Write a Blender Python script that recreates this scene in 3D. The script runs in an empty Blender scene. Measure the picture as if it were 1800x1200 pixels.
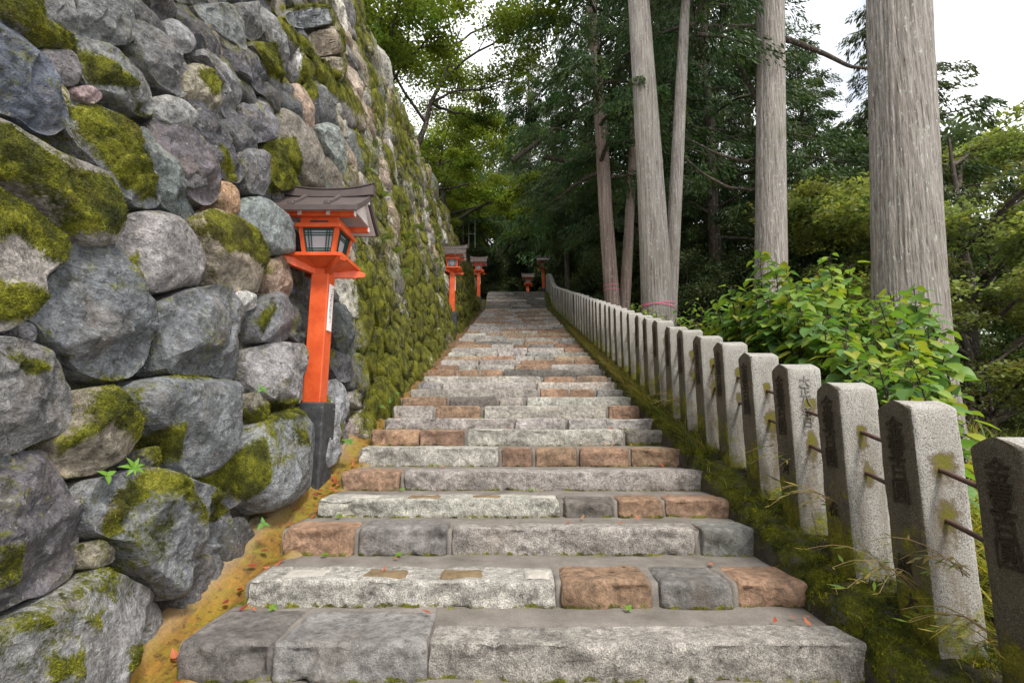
import bpy, math, random
import numpy as np
from mathutils import Vector

R = math.radians
sc = bpy.context.scene
COL = sc.collection

# ------------------------------------------------------------------ camera, sky, sun, exposure
F, PITCH, YAW = 893.0, R(8.9), R(0.32)
cam_d = bpy.data.cameras.new('camera')
cam_d.sensor_width = 36.0
cam_d.lens = F / 1800 * 36
cam_d.clip_start = 0.05
cam_d.clip_end = 2000
cam = bpy.data.objects.new('camera', cam_d)
COL.objects.link(cam)
cam.location = (0, 0, 1.6)
cam.rotation_euler = (R(90) + PITCH, 0, YAW)
sc.camera = cam

SUN_EL, SUN_AZ = R(52), R(150)          # azimuth measured from +y towards +x
world = bpy.data.worlds.new('World')
sc.world = world
world.use_nodes = True
wt = world.node_tree
wt.nodes.clear()
wo = wt.nodes.new('ShaderNodeOutputWorld')
bg = wt.nodes.new('ShaderNodeBackground')
sky = wt.nodes.new('ShaderNodeTexSky')
sky.sky_type = 'NISHITA'
sky.sun_disc = False
sky.sun_elevation = SUN_EL
sky.sun_rotation = SUN_AZ
skm = wt.nodes.new('ShaderNodeVectorMath'); skm.operation = 'SCALE'
skm.inputs['Scale'].default_value = 0.9
tcw = wt.nodes.new('ShaderNodeTexCoord')
cl = wt.nodes.new('ShaderNodeTexNoise')
cl.inputs['Scale'].default_value = 2.6
cl.inputs['Detail'].default_value = 6
cl.inputs['Roughness'].default_value = 0.55
cr = wt.nodes.new('ShaderNodeMapRange')
cr.inputs['From Min'].default_value = 0.20
cr.inputs['From Max'].default_value = 0.42
mx = wt.nodes.new('ShaderNodeMix'); mx.data_type = 'RGBA'
mx.inputs[7].default_value = (11.2, 11.35, 11.6, 1)          # thick bright cloud
wt.links.new(sky.outputs[0], skm.inputs[0])
wt.links.new(tcw.outputs['Generated'], cl.inputs['Vector'])
wt.links.new(cl.outputs[0], cr.inputs['Value'])
wt.links.new(cr.outputs[0], mx.inputs[0])
wt.links.new(skm.outputs[0], mx.inputs[6])
wt.links.new(mx.outputs[2], bg.inputs['Color'])
bg.inputs['Strength'].default_value = 0.10
wt.links.new(bg.outputs[0], wo.inputs[0])

sun_d = bpy.data.lights.new('sun', 'SUN')
sun_d.energy = 2.3
sun_d.angle = R(11)
sun_d.color = (1.0, 0.95, 0.87)
sun = bpy.data.objects.new('sun', sun_d)
COL.objects.link(sun)
sd = Vector((math.sin(SUN_AZ) * math.cos(SUN_EL), math.cos(SUN_AZ) * math.cos(SUN_EL), math.sin(SUN_EL)))
sun.rotation_euler = sd.to_track_quat('Z', 'Y').to_euler()

sc.view_settings.view_transform = 'Standard'
sc.view_settings.look = 'None'
sc.view_settings.gamma = 1
sc.view_settings.use_curve_mapping = False
sc.view_settings.exposure = 0.74
sc.cycles.use_denoising = True
sc.cycles.max_bounces = 6
sc.cycles.diffuse_bounces = 4
sc.cycles.transmission_bounces = 4

# ------------------------------------------------------------------ helpers
rng = np.random.default_rng(7)
CAM = np.array([0, 0, 1.6])
FW = np.array([-math.sin(YAW) * math.cos(PITCH), math.cos(YAW) * math.cos(PITCH), math.sin(PITCH)])
RT = np.array([math.cos(YAW), math.sin(YAW), 0.0])
UP = np.cross(RT, FW)


def at(px, py, Y):
    """world point at depth Y seen in the 1800x1200 photograph at px, py"""
    r = FW + RT * (px - 900) / F - UP * (py - 600) / F
    return CAM + r * (Y / r[1])


def proj(P):
    d = np.asarray(P) - CAM
    w = d @ FW
    return 900 + F * (d @ RT) / w, 600 - F * (d @ UP) / w


def on_plane(px, py, n, c):
    r = FW + RT * (px - 900) / F - UP * (py - 600) / F
    return CAM + r * ((c - n @ CAM) / (n @ r))


def _h(ix, iy, iz):
    h = (ix.astype(np.uint32) * np.uint32(374761393) + iy.astype(np.uint32) * np.uint32(668265263)
         + iz.astype(np.uint32) * np.uint32(2147483647 ^ 0x5bd1e995))
    h = (h ^ (h >> np.uint32(13))) * np.uint32(1274126177)
    h = h ^ (h >> np.uint32(16))
    return (h & np.uint32(0xffffff)).astype(np.float64) / 0x7fffff - 1.0


def vnoise(p):
    p = np.asarray(p, float)
    i = np.floor(p).astype(np.int64)
    f = p - i
    f = f * f * (3 - 2 * f)
    x, y, z = i[..., 0], i[..., 1], i[..., 2]
    fx, fy, fz = f[..., 0], f[..., 1], f[..., 2]

    def c(a, b, d):
        return _h(x + a, y + b, z + d)
    x00 = c(0, 0, 0) * (1 - fx) + c(1, 0, 0) * fx
    x10 = c(0, 1, 0) * (1 - fx) + c(1, 1, 0) * fx
    x01 = c(0, 0, 1) * (1 - fx) + c(1, 0, 1) * fx
    x11 = c(0, 1, 1) * (1 - fx) + c(1, 1, 1) * fx
    return (x00 * (1 - fy) + x10 * fy) * (1 - fz) + (x01 * (1 - fy) + x11 * fy) * fz


def fbm(p, o=4):
    p = np.asarray(p, float)
    s, a, t = 0, 1.0, 0
    for k in range(o):
        s = s + a * vnoise(p * 2 ** k + k * 17.3)
        t += a
        a *= 0.5
    return s / t


def mesh(name, V, faces, mat=None, smooth=True, attrs=None, mats=None, midx=None):
    """faces: list of index arrays of equal width (M,3)/(M,4), or python list of tuples"""
    me = bpy.data.meshes.new(name)
    V = np.asarray(V, float)
    if isinstance(faces, np.ndarray):
        faces = [faces]
    if len(faces) and isinstance(faces[0], np.ndarray):
        me.vertices.add(len(V))
        me.vertices.foreach_set('co', V.astype(np.float32).ravel())
        loops = np.concatenate([f.ravel() for f in faces])
        starts, k = [], 0
        for f in faces:
            n, w = f.shape
            starts.append(k + np.arange(n) * w)
            k += n * w
        starts = np.concatenate(starts)
        me.loops.add(len(loops))
        me.loops.foreach_set('vertex_index', loops.astype(np.int32))
        me.polygons.add(len(starts))
        me.polygons.foreach_set('loop_start', starts.astype(np.int32))
        me.update(calc_edges=True)
    else:
        me.from_pydata([tuple(v) for v in V], [], faces)
        me.update()
    if smooth:
        me.polygons.foreach_set('use_smooth', np.ones(len(me.polygons), bool))
    for m in (mats or ([mat] if mat else [])):
        me.materials.append(m)
    if midx is not None:
        me.polygons.foreach_set('material_index', np.asarray(midx, np.int32))
    for k, a in (attrs or {}).items():
        a = np.asarray(a, np.float32)
        if a.ndim == 1:
            me.attributes.new(k, 'FLOAT', 'POINT').data.foreach_set('value', a)
        else:
            c = np.ones((len(a), 4), np.float32)
            c[:, :3] = a
            me.attributes.new(k, 'FLOAT_COLOR', 'POINT').data.foreach_set('color', c.ravel())
    return me


def tag(o, label=None, cat=None, group=None, kind=None):
    if label: o['label'] = label
    if cat: o['category'] = cat
    if group: o['group'] = group
    if kind: o['kind'] = kind
    return o


def empty(name, loc, label=None, cat=None, group=None, rz=0.0, kind=None):
    o = bpy.data.objects.new(name, None)
    o.empty_display_size = 0.2
    COL.objects.link(o)
    o.location = loc
    o.rotation_euler = (0, 0, rz)
    return tag(o, label, cat, group, kind)


def link(name, me, parent=None, loc=(0, 0, 0)):
    o = bpy.data.objects.new(name, me)
    COL.objects.link(o)
    o.location = loc
    if parent: o.parent = parent
    return o


def base_of(o):
    p = np.zeros(3)
    while o is not None:
        p += np.array(o.location)
        o = o.parent
    return p


def obj(name, V, faces, mat, parent=None, smooth=True, attrs=None, center=True, **k):
    """world coordinates in; the object's own origin is put at the middle of its points"""
    V = np.asarray(V, float)
    c = (V.min(0) + V.max(0)) / 2 if center else np.zeros(3)
    me = mesh(name, V - c, faces, mat, smooth, attrs, **k)
    return link(name, me, parent, c - base_of(parent))


def copy_tree(o, parent=None):
    c = o.copy()
    COL.objects.link(c)
    if parent: c.parent = parent
    for ch in list(o.children):
        copy_tree(ch, c)
    return c


# box with bevelled edges as plain vertices
def bbox(cx, cy, cz, sx, sy, sz, b=0.0):
    h = np.array([sx, sy, sz]) / 2
    if b <= 0:
        V = np.array([[x, y, z] for x in (-1, 1) for y in (-1, 1) for z in (-1, 1)]) * h
        Fc = [(0, 1, 3, 2), (4, 6, 7, 5), (0, 4, 5, 1), (2, 3, 7, 6), (0, 2, 6, 4), (1, 5, 7, 3)]
        return V + [cx, cy, cz], Fc
    V, idx = [], {}
    for sx_ in (-1, 1):
        for sy_ in (-1, 1):
            for sz_ in (-1, 1):
                s = np.array([sx_, sy_, sz_])
                for a in range(3):
                    v = s * (h - b)
                    v[a] = s[a] * h[a]
                    idx[(sx_, sy_, sz_, a)] = len(V)
                    V.append(v)
    Fc = []
    for a in range(3):
        o1, o2 = [k for k in range(3) if k != a]
        for s in (-1, 1):
            q = []
            for u, w in ((-1, -1), (1, -1), (1, 1), (-1, 1)):
                t = [0, 0, 0]
                t[a], t[o1], t[o2] = s, u, w
                q.append(idx[(*t, a)])
            flip = (s > 0) != (a != 1)
            Fc.append(tuple(q[::-1]) if flip else tuple(q))
    for a in range(3):
        o1, o2 = [k for k in range(3) if k != a]
        for u in (-1, 1):
            for w in (-1, 1):
                q = []
                for s in (-1, 1):
                    t = [0, 0, 0]
                    t[a], t[o1], t[o2] = s, u, w
                    q.append((idx[(*t, o1)], idx[(*t, o2)]))
                Fc.append((q[0][0], q[0][1], q[1][1], q[1][0]))
    for x in (-1, 1):
        for y in (-1, 1):
            for z in (-1, 1):
                Fc.append(tuple(idx[(x, y, z, a)] for a in range(3)))
    return np.array(V) + [cx, cy, cz], Fc


def fix_normals(o):
    import bmesh
    bm = bmesh.new()
    bm.from_mesh(o.data)
    bmesh.ops.recalc_face_normals(bm, faces=bm.faces)
    bm.to_mesh(o.data)
    bm.free()
    return o


def join(parts):
    V, Fc, n = [], [], 0
    for v, f in parts:
        V.append(np.asarray(v, float))
        Fc += [tuple(i + n for i in q) for q in f]
        n += len(v)
    return np.vstack(V), Fc


def tube(P, rad, n=8, cap=True):
    """tube along points P"""
    P = np.asarray(P, float)
    rad = np.broadcast_to(np.asarray(rad, float), (len(P),))
    T = np.gradient(P, axis=0)
    T /= np.linalg.norm(T, axis=1)[:, None] + 1e-9
    ref = np.array([0, 0, 1.0]) if abs(T[0][2]) < 0.9 else np.array([1.0, 0, 0])
    A = np.cross(T, ref)
    A /= np.linalg.norm(A, axis=1)[:, None] + 1e-9
    B = np.cross(T, A)
    th = np.linspace(0, 2 * np.pi, n, endpoint=False)
    V = P[:, None] + rad[:, None, None] * (np.cos(th)[None, :, None] * A[:, None] + np.sin(th)[None, :, None] * B[:, None])
    V = V.reshape(-1, 3)
    i = np.arange(len(P) - 1)[:, None] * n
    j = np.arange(n)[None]
    j2 = (j + 1) % n
    Q = np.stack([i + j, i + j2, i + n + j2, i + n + j], -1).reshape(-1, 4)
    return V, Q


def grid_faces(nu, nv, wrap=False):
    u = np.arange(nu - 1)[:, None]
    v = np.arange(nv if wrap else nv - 1)[None]
    v2 = (v + 1) % nv
    return np.stack([u * nv + v, u * nv + v2, (u + 1) * nv + v2, (u + 1) * nv + v], -1).reshape(-1, 4)


# ------------------------------------------------------------------ materials
class NT:
    def __init__(s, name):
        s.m = bpy.data.materials.new(name)
        s.m.use_nodes = True
        s.t = s.m.node_tree
        s.t.nodes.clear()
        s.out = s.n('OutputMaterial')
        s.b = s.n('BsdfPrincipled')
        s.t.links.new(s.b.outputs[0], s.out.inputs[0])

    def n(s, k):
        return s.t.nodes.new('ShaderNode' + k)

    def l(s, a, b):
        s.t.links.new(a, b)

    def val(s, inp, v):
        if hasattr(v, 'node'):
            s.l(v, inp)
        elif isinstance(v, (tuple, list)):
            inp.default_value = (*v, 1) if len(v) == 3 and len(inp.default_value) == 4 else v
        else:
            inp.default_value = v

    def pos(s, kind='pos'):
        if kind == 'pos':
            return s.n('NewGeometry').outputs['Position']
        return s.n('TexCoord').outputs['Object']

    def mapped(s, vec, scale, rot=(0, 0, 0)):
        q = s.n('Mapping')
        s.l(vec, q.inputs[0])
        q.inputs['Scale'].default_value = scale
        q.inputs['Rotation'].default_value = rot
        return q.outputs[0]

    def noise(s, vec, scale, detail=5, rough=0.6, dist=0.0):
        q = s.n('TexNoise')
        s.l(vec, q.inputs['Vector'])
        q.inputs['Scale'].default_value = scale
        q.inputs['Detail'].default_value = detail
        q.inputs['Roughness'].default_value = rough
        q.inputs['Distortion'].default_value = dist
        return q.outputs[0]

    def rng(s, v, a, b, c=0.0, d=1.0):
        q = s.n('MapRange')
        s.l(v, q.inputs[0])
        for i, x in zip((1, 2, 3, 4), (a, b, c, d)):
            q.inputs[i].default_value = x
        return q.outputs[0]

    def mix(s, f, a, b, mode='MIX'):
        q = s.n('Mix')
        q.data_type = 'RGBA'
        q.blend_type = mode
        s.val(q.inputs[0], f)
        s.val(q.inputs[6], a)
        s.val(q.inputs[7], b)
        return q.outputs[2]

    def math(s, op, a, b=0.0):
        q = s.n('Math')
        q.operation = op
        s.val(q.inputs[0], a)
        s.val(q.inputs[1], b)
        return q.outputs[0]

    def attr(s, name, fac=False):
        q = s.n('Attribute')
        q.attribute_name = name
        return q.outputs['Fac' if fac else 'Color']

    def grey(s, v):
        q = s.n('CombineColor')
        for i in range(3): s.l(v, q.inputs[i])
        return q.outputs[0]

    def ramp(s, v, stops):
        q = s.n('ValToRGB')
        s.l(v, q.inputs[0])
        e = q.color_ramp.elements
        while len(e) < len(stops): e.new(0.5)
        for el, (p, c) in zip(e, stops):
            el.position = p
            el.color = (*c, 1)
        return q.outputs[0]

    def bump(s, h, strength=0.4, dist=0.01, normal=None):
        q = s.n('Bump')
        q.inputs['Strength'].default_value = strength
        q.inputs['Distance'].default_value = dist
        s.l(h, q.inputs['Height'])
        if normal is not None: s.l(normal, q.inputs['Normal'])
        return q.outputs[0]

    def done(s, color=None, rough=0.8, normal=None, spec=0.3):
        if color is not None: s.val(s.b.inputs['Base Color'], color)
        s.val(s.b.inputs['Roughness'], rough)
        s.b.inputs['Specular IOR Level'].default_value = spec
        if normal is not None: s.l(normal, s.b.inputs['Normal'])
        return s.m


def moss_layer(t, p):
    c = t.ramp(t.noise(p, 7, 6, 0.65), [(0.30, (0.018, 0.022, 0.004)), (0.44, (0.075, 0.080, 0.006)), (0.56, (0.175, 0.178, 0.011)), (0.74, (0.285, 0.270, 0.034))])
    c = t.mix(t.rng(t.noise(p, 3.1, 3), 0.55, 0.75, 0, 0.6), c, (0.085, 0.058, 0.014))
    f = t.noise(p, 120, 3, 0.7)
    c = t.mix(1.0, c, t.grey(t.rng(f, 0.3, 0.7, 0.40, 1.50)), 'MULTIPLY')
    c = t.mix(1.0, c, t.grey(t.rng(t.noise(p, 38, 4, 0.7), 0.3, 0.7, 0.55, 1.4)), 'MULTIPLY')
    return c, f


def rock_material(name, moss_thr=0.5):
    t = NT(name)
    p = t.pos()
    tint = t.attr('tint')
    n1 = t.noise(p, 3.5, 8, 0.62, 0.6)
    n2 = t.noise(p, 28, 6, 0.65)
    n3 = t.noise(p, 95, 3, 0.6)
    strata = t.noise(t.mapped(p, (9, 9, 24), (0.5, 0.35, 0)), 1.4, 8, 0.7, 1.6)
    vor = t.n('TexVoronoi'); vor.inputs['Scale'].default_value = 13
    nzv = t.n('TexNoise'); nzv.inputs['Scale'].default_value = 9; t.l(p, nzv.inputs['Vector'])
    scv = t.n('VectorMath'); scv.operation = 'SCALE'; scv.inputs['Scale'].default_value = 0.16
    t.l(nzv.outputs[1], scv.inputs[0])
    adv = t.n('VectorMath'); adv.operation = 'ADD'; t.l(p, adv.inputs[0]); t.l(scv.outputs[0], adv.inputs[1]); t.l(adv.outputs[0], vor.inputs['Vector'])
    chip = vor.outputs['Distance']
    c = t.mix(1.0, tint, t.grey(t.rng(n1, 0.28, 0.72, 0.42, 1.58)), 'MULTIPLY')
    c = t.mix(1.0, c, t.grey(t.rng(n2, 0.3, 0.7, 0.48, 1.5)), 'MULTIPLY')
    c = t.mix(1.0, c, t.grey(t.rng(n3, 0.3, 0.7, 0.70, 1.3)), 'MULTIPLY')
    c = t.mix(1.0, c, t.grey(t.rng(strata, 0.3, 0.7, 0.80, 1.2)), 'MULTIPLY')
    c = t.mix(1.0, c, t.grey(t.rng(vor.outputs['Color'], 0.1, 0.9, 0.86, 1.14)), 'MULTIPLY')
    c = t.mix(t.rng(t.noise(p, 5.0, 4), 0.52, 0.72, 0, 0.35), c, (0.20, 0.145, 0.10))
    lich = t.rng(t.noise(p, 30, 7, 0.78), 0.57, 0.64, 0, 0.60)
    c = t.mix(lich, c, (0.40, 0.39, 0.36))
    dark = t.rng(t.noise(p, 9, 8, 0.75, 1.2), 0.55, 0.70, 0, 0.75)
    c = t.mix(dark, c, (0.03, 0.03, 0.028))
    crack = t.n('TexVoronoi')
    crack.feature = 'DISTANCE_TO_EDGE'
    wob = t.n('VectorMath'); wob.operation = 'ADD'
    nz = t.n('TexNoise'); nz.inputs['Scale'].default_value = 5; t.l(p, nz.inputs['Vector'])
    sca = t.n('VectorMath'); sca.operation = 'SCALE'; sca.inputs['Scale'].default_value = 0.8
    t.l(nz.outputs[1], sca.inputs[0])
    t.l(p, wob.inputs[0]); t.l(sca.outputs[0], wob.inputs[1])
    t.l(wob.outputs[0], crack.inputs['Vector'])
    crack.inputs['Scale'].default_value = 4.2
    ck = t.rng(crack.outputs['Distance'], 0.0, 0.018, 1, 0)
    c = t.mix(t.math('MULTIPLY', ck, t.rng(t.noise(p, 2.4, 3), 0.50, 0.62, 0, 0.40)), c, (0.025, 0.024, 0.022))
    # moss that follows the painted mask and breaks up at its edge
    ms = t.attr('moss', True)
    e = t.math('ADD', ms, t.math('MULTIPLY', t.math('SUBTRACT', t.noise(p, 13, 5, 0.7), 0.5), 1.3))
    e = t.math('ADD', e, t.math('MULTIPLY', t.math('SUBTRACT', t.noise(p, 55, 3, 0.6), 0.5), 0.7))
    mf = t.rng(e, moss_thr - 0.13, moss_thr + 0.15)
    mc, mh = moss_layer(t, p)
    c = t.mix(mf, c, mc)
    hs = t.math('ADD', t.math('MULTIPLY', n2, 0.8), t.math('MULTIPLY', n3, 0.25))
    hs = t.math('ADD', hs, t.math('ADD', t.math('MULTIPLY', strata, 0.35), t.math('MULTIPLY', chip, 0.55)))
    hs = t.math('SUBTRACT', hs, t.math('MULTIPLY', ck, 0.06))
    hm = t.math('ADD', t.math('MULTIPLY', mh, 0.9), 0.6)
    q = t.n('Mix'); t.l(mf, q.inputs[0]); t.l(hs, q.inputs[2]); t.l(hm, q.inputs[3])
    nb = t.bump(q.outputs[0], 1.0, 0.034)
    rough = t.rng(mf, 0, 1, 0.62, 0.97)
    return t.done(c, rough, nb, 0.35)


def step_material(name):
    t = NT(name)
    p = t.pos()
    tint = t.attr('tint')
    speck = t.attr('speck', True)               # granite grain against plain stone
    n1 = t.noise(p, 4.0, 8, 0.62, 0.5)
    n2 = t.noise(p, 26, 7, 0.7)
    g = t.noise(p, 150, 3, 0.75)
    c = t.mix(1.0, tint, t.grey(t.rng(n1, 0.3, 0.7, 0.62, 1.35)), 'MULTIPLY')
    c = t.mix(1.0, c, t.grey(t.rng(n2, 0.3, 0.7, 0.46, 1.52)), 'MULTIPLY')
    gg = t.grey(t.rng(g, 0.36, 0.64, 0.50, 1.55))
    c2 = t.mix(1.0, c, gg, 'MULTIPLY')
    c = t.mix(speck, c, c2)
    stain = t.rng(t.noise(p, 8, 8, 0.75, 0.8), 0.53, 0.70, 0, 0.75)
    c = t.mix(stain, c, (0.055, 0.048, 0.042))
    rust = t.rng(t.noise(p, 2.3, 5, 0.6), 0.55, 0.72, 0, 0.35)
    c = t.mix(rust, c, (0.22, 0.165, 0.115))
    ms = t.attr('moss', True)
    e = t.math('ADD', ms, t.math('MULTIPLY', t.math('SUBTRACT', t.noise(p, 16, 5, 0.7), 0.5), 1.3))
    mf = t.rng(e, 0.46, 0.62)
    mc, mh = moss_layer(t, p)
    c = t.mix(mf, c, mc)
    h = t.math('ADD', t.math('MULTIPLY', n2, 1.0), t.math('MULTIPLY', g, 0.35))
    return t.done(c, t.rng(n2, 0.3, 0.7, 0.55, 0.85), t.bump(h, 0.9, 0.026), 0.35)


def simple(name, col, rough=0.6, var=0.15, scale=12, spec=0.4, bump=0.0, bscale=60):
    t = NT(name)
    p = t.pos('obj')
    n = t.noise(p, scale, 6, 0.65)
    c = t.mix(1.0, col, t.grey(t.rng(n, 0.3, 0.7, 1 - var, 1 + var)), 'MULTIPLY')
    nb = t.bump(t.noise(p, bscale, 4, 0.6), bump, 0.004) if bump else None
    return t.done(c, rough, nb, spec)


def leaf_material(name, trans=0.42, rough=0.5, gain=1.0):
    t = NT(name)
    c = t.attr('tint')
    p = t.pos()
    c = t.mix(1.0, c, t.grey(t.rng(t.noise(p, 1.1, 3), 0.3, 0.7, 0.75 * gain, 1.25 * gain)), 'MULTIPLY')
    t.val(t.b.inputs['Base Color'], c)
    t.b.inputs['Roughness'].default_value = rough
    t.b.inputs['Specular IOR Level'].default_value = 0.25
    tr = t.n('BsdfTranslucent')
    t.l(t.mix(1.0, c, (1.16, 1.20, 0.60), 'MULTIPLY'), tr.inputs[0])
    mxs = t.n('MixShader')
    mxs.inputs[0].default_value = trans
    t.l(t.b.outputs[0], mxs.inputs[1])
    t.l(tr.outputs[0], mxs.inputs[2])
    t.l(mxs.outputs[0], t.out.inputs[0])
    return t.m


def bark_material(name, a, b, zs=0.9, xs=26, red=0.25):
    t = NT(name)
    p = t.pos('obj')
    v = t.mapped(p, (xs, xs, zs))
    n = t.noise(v, 1.0, 7, 0.68, 0.4)
    n2 = t.noise(t.mapped(p, (xs * 3, xs * 3, zs * 6)), 1.0, 4, 0.6)
    c = t.mix(t.rng(n, 0.32, 0.66), b, a)
    c = t.mix(t.rng(n, 0.22, 0.42, 0.85, 0.0), c, (b[0] * .35, b[1] * .35, b[2] * .35))
    c = t.mix(1.0, c, t.grey(t.rng(n2, 0.3, 0.7, 0.75, 1.25)), 'MULTIPLY')
    c = t.mix(t.rng(t.noise(t.mapped(p, (7, 7, 0.6)), 1.0, 4), 0.56, 0.68, 0, red), c, (0.30, 0.15, 0.09))
    lich = t.rng(t.noise(t.mapped(p, (26, 26, 14)), 1.0, 4, 0.6), 0.61, 0.66, 0, 0.55)
    c = t.mix(lich, c, (0.52, 0.53, 0.48))
    c = t.mix(t.rng(t.noise(p, 1.7, 4), 0.55, 0.75, 0, 0.4), c, (0.17, 0.16, 0.10))
    h = t.math('ADD', n, t.math('MULTIPLY', n2, 0.35))
    return t.done(c, 0.9, t.bump(h, 0.9, 0.03), 0.15)


M = {}
M['rock'] = rock_material('wall_rock')
M['step'] = step_material('step_stone')
M['orange'] = None


def orange_paint():
    t = NT('vermilion_paint')
    p = t.pos('obj')
    n = t.noise(p, 7, 6, 0.65)
    c = t.mix(t.rng(n, 0.35, 0.7), (0.56, 0.072, 0.018), (0.76, 0.135, 0.036))
    w = t.rng(t.noise(t.mapped(p, (60, 60, 14)), 1.0, 5, 0.7), 0.63, 0.70, 0, 0.7)
    c = t.mix(w, c, (0.75, 0.36, 0.14))
    d = t.rng(t.noise(p, 38, 5, 0.7), 0.64, 0.74, 0, 0.35)
    c = t.mix(d, c, (0.16, 0.04, 0.02))
    return t.done(c, 0.42, t.bump(t.noise(t.mapped(p, (90, 90, 12)), 1, 4), 0.15, 0.003), 0.4)


M['orange'] = orange_paint()
M['roof'] = simple('copper_roof', (0.092, 0.070, 0.065), 0.5, 0.22, 9, 0.45, 0.1)
M['plaster'] = simple('lantern_plaster', (0.62, 0.55, 0.52), 0.85, 0.12, 8, 0.2)
M['white'] = simple('white_paint', (0.78, 0.77, 0.74), 0.55, 0.07, 20)
M['pane'] = simple('frosted_pane', (0.40, 0.40, 0.42), 0.35, 0.10, 5, 0.4)
M['lattice'] = simple('green_lattice', (0.016, 0.050, 0.040), 0.45, 0.25, 20)
M['ink'] = simple('ink', (0.04, 0.04, 0.05), 0.7, 0.1)
M['iron'] = simple('rusty_iron', (0.085, 0.048, 0.036), 0.7, 0.4, 30, 0.4, 0.4, 120)
M['steel'] = simple('grey_steel', (0.16, 0.17, 0.17), 0.5, 0.2)
M['pink'] = simple('pink_tape', (0.62, 0.15, 0.24), 0.5, 0.08)
M['mortar_pale'] = simple('pale_mortar', (0.40, 0.37, 0.33), 0.9, 0.18, 30, 0.2, 0.4)
M['mortar_brown'] = simple('brown_mortar', (0.18, 0.13, 0.075), 0.9, 0.35, 22, 0.2, 0.5)
M['leaf_dark'] = leaf_material('leaf_dark', 0.30, 0.45)
M['leaf_maple'] = leaf_material('leaf_maple', 0.5, 0.55)
M['leaf_big'] = leaf_material('leaf_big', 0.40, 0.42)
M['leaf_dry'] = leaf_material('leaf_dry', 0.15, 0.6)
M['bark'] = bark_material('cedar_bark', (0.375, 0.343, 0.308), (0.115, 0.096, 0.082), 1.5, 40, .12)
M['bark_red'] = bark_material('cypress_bark', (0.31, 0.245, 0.21), (0.13, 0.09, 0.075), 0.6, 18, 0.5)
M['bark_dark'] = bark_material('forest_bark', (0.085, 0.07, 0.055), (0.035, 0.028, 0.022), 1.2, 14, 0.1)


def base_paint():
    t = NT('black_base_paint')
    p = t.pos('obj')
    n = t.noise(p, 12, 7, 0.7)
    c = t.mix(t.rng(n, 0.35, 0.65), (0.022, 0.023, 0.026), (0.07, 0.07, 0.072))
    w = t.rng(t.noise(p, 17, 7, 0.75), 0.60, 0.66, 0, 0.75)
    c = t.mix(w, c, (0.28, 0.27, 0.25))
    return t.done(c, 0.75, t.bump(n, 0.4, 0.008), 0.3)


M['base'] = base_paint()


def concrete_mat():
    t = NT('tread_concrete')
    p = t.pos()
    n = t.noise(p, 5, 7, 0.65)
    c = t.mix(t.rng(n, 0.3, 0.7), (0.125, 0.110, 0.096), (0.245, 0.220, 0.195))
    g = t.noise(p, 170, 3, 0.7)
    c = t.mix(1.0, c, t.grey(t.rng(g, 0.3, 0.7, 0.72, 1.28)), 'MULTIPLY')
    ms = t.attr('moss', True)
    e = t.math('ADD', ms, t.math('MULTIPLY', t.math('SUBTRACT', t.noise(p, 14, 5, 0.7), 0.5), 1.5))
    mf = t.rng(e, 0.52, 0.66)
    mc, mh = moss_layer(t, p)
    c = t.mix(mf, c, mc)
    return t.done(c, 0.85, t.bump(t.math('ADD', t.noise(p, 40, 5), g), 0.45, 0.008), 0.25)


M['concrete'] = concrete_mat()


def gutter_mat():
    t = NT('gutter_algae')
    p = t.pos()
    v = t.attr('tint')
    n = t.noise(t.mapped(p, (5, 1.2, 1.2)), 3, 7, 0.7, 0.5)
    c = t.mix(t.rng(n, 0.35, 0.65), (0.115, 0.060, 0.014), (0.31, 0.165, 0.020))
    c = t.mix(t.rng(t.noise(p, 7, 6, 0.7), 0.46, 0.62, 0, 0.85), c, (0.20, 0.165, 0.012))
    c = t.mix(t.rng(t.noise(p, 26, 7, 0.75), 0.52, 0.64, 0, 0.85), c, (0.055, 0.032, 0.012))
    c = t.mix(t.attr('edge', True), c, (0.30, 0.225, 0.150))
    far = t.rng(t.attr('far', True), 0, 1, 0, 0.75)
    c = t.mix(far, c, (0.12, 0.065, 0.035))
    c = t.mix(1.0, c, t.grey(t.rng(t.noise(p, 140, 3, 0.7), 0.3, 0.7, 0.75, 1.25)), 'MULTIPLY')
    return t.done(c, 0.75, t.bump(t.noise(p, 70, 5), 0.5, 0.008), 0.3)


M['gutter'] = gutter_mat()


def kerb_mat():
    t = NT('mossy_kerb')
    p = t.pos()
    n = t.noise(p, 6, 7, 0.65)
    c = t.mix(t.rng(n, 0.3, 0.7), (0.030, 0.026, 0.022), (0.11, 0.095, 0.08))
    ms = t.attr('moss', True)
    e = t.math('ADD', ms, t.math('MULTIPLY', t.math('SUBTRACT', t.noise(p, 9, 6, 0.7), 0.5), 1.5))
    mf = t.rng(e, 0.58, 0.76)
    mc, mh = moss_layer(t, p)
    c = t.mix(mf, c, t.mix(1.0, mc, (0.52, 0.56, 0.5), 'MULTIPLY'))
    return t.done(c, 0.92, t.bump(t.math('ADD', mh, t.noise(p, 30, 5)), 0.8, 0.02), 0.2)


M['kerb'] = kerb_mat()


def ground_mat():
    t = NT('forest_floor')
    p = t.pos()
    n = t.noise(p, 1.7, 8, 0.7)
    c = t.ramp(n, [(0.3, (0.030, 0.022, 0.013)), (0.5, (0.055, 0.050, 0.018)), (0.7, (0.045, 0.060, 0.014))])
    c = t.mix(t.rng(t.noise(p, 24, 5, 0.7), 0.5, 0.7, 0, 0.7), c, (0.10, 0.065, 0.03))
    return t.done(c, 0.95, t.bump(t.noise(p, 20, 6, 0.7), 0.8, 0.05), 0.1)


M['ground'] = ground_mat()


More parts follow.
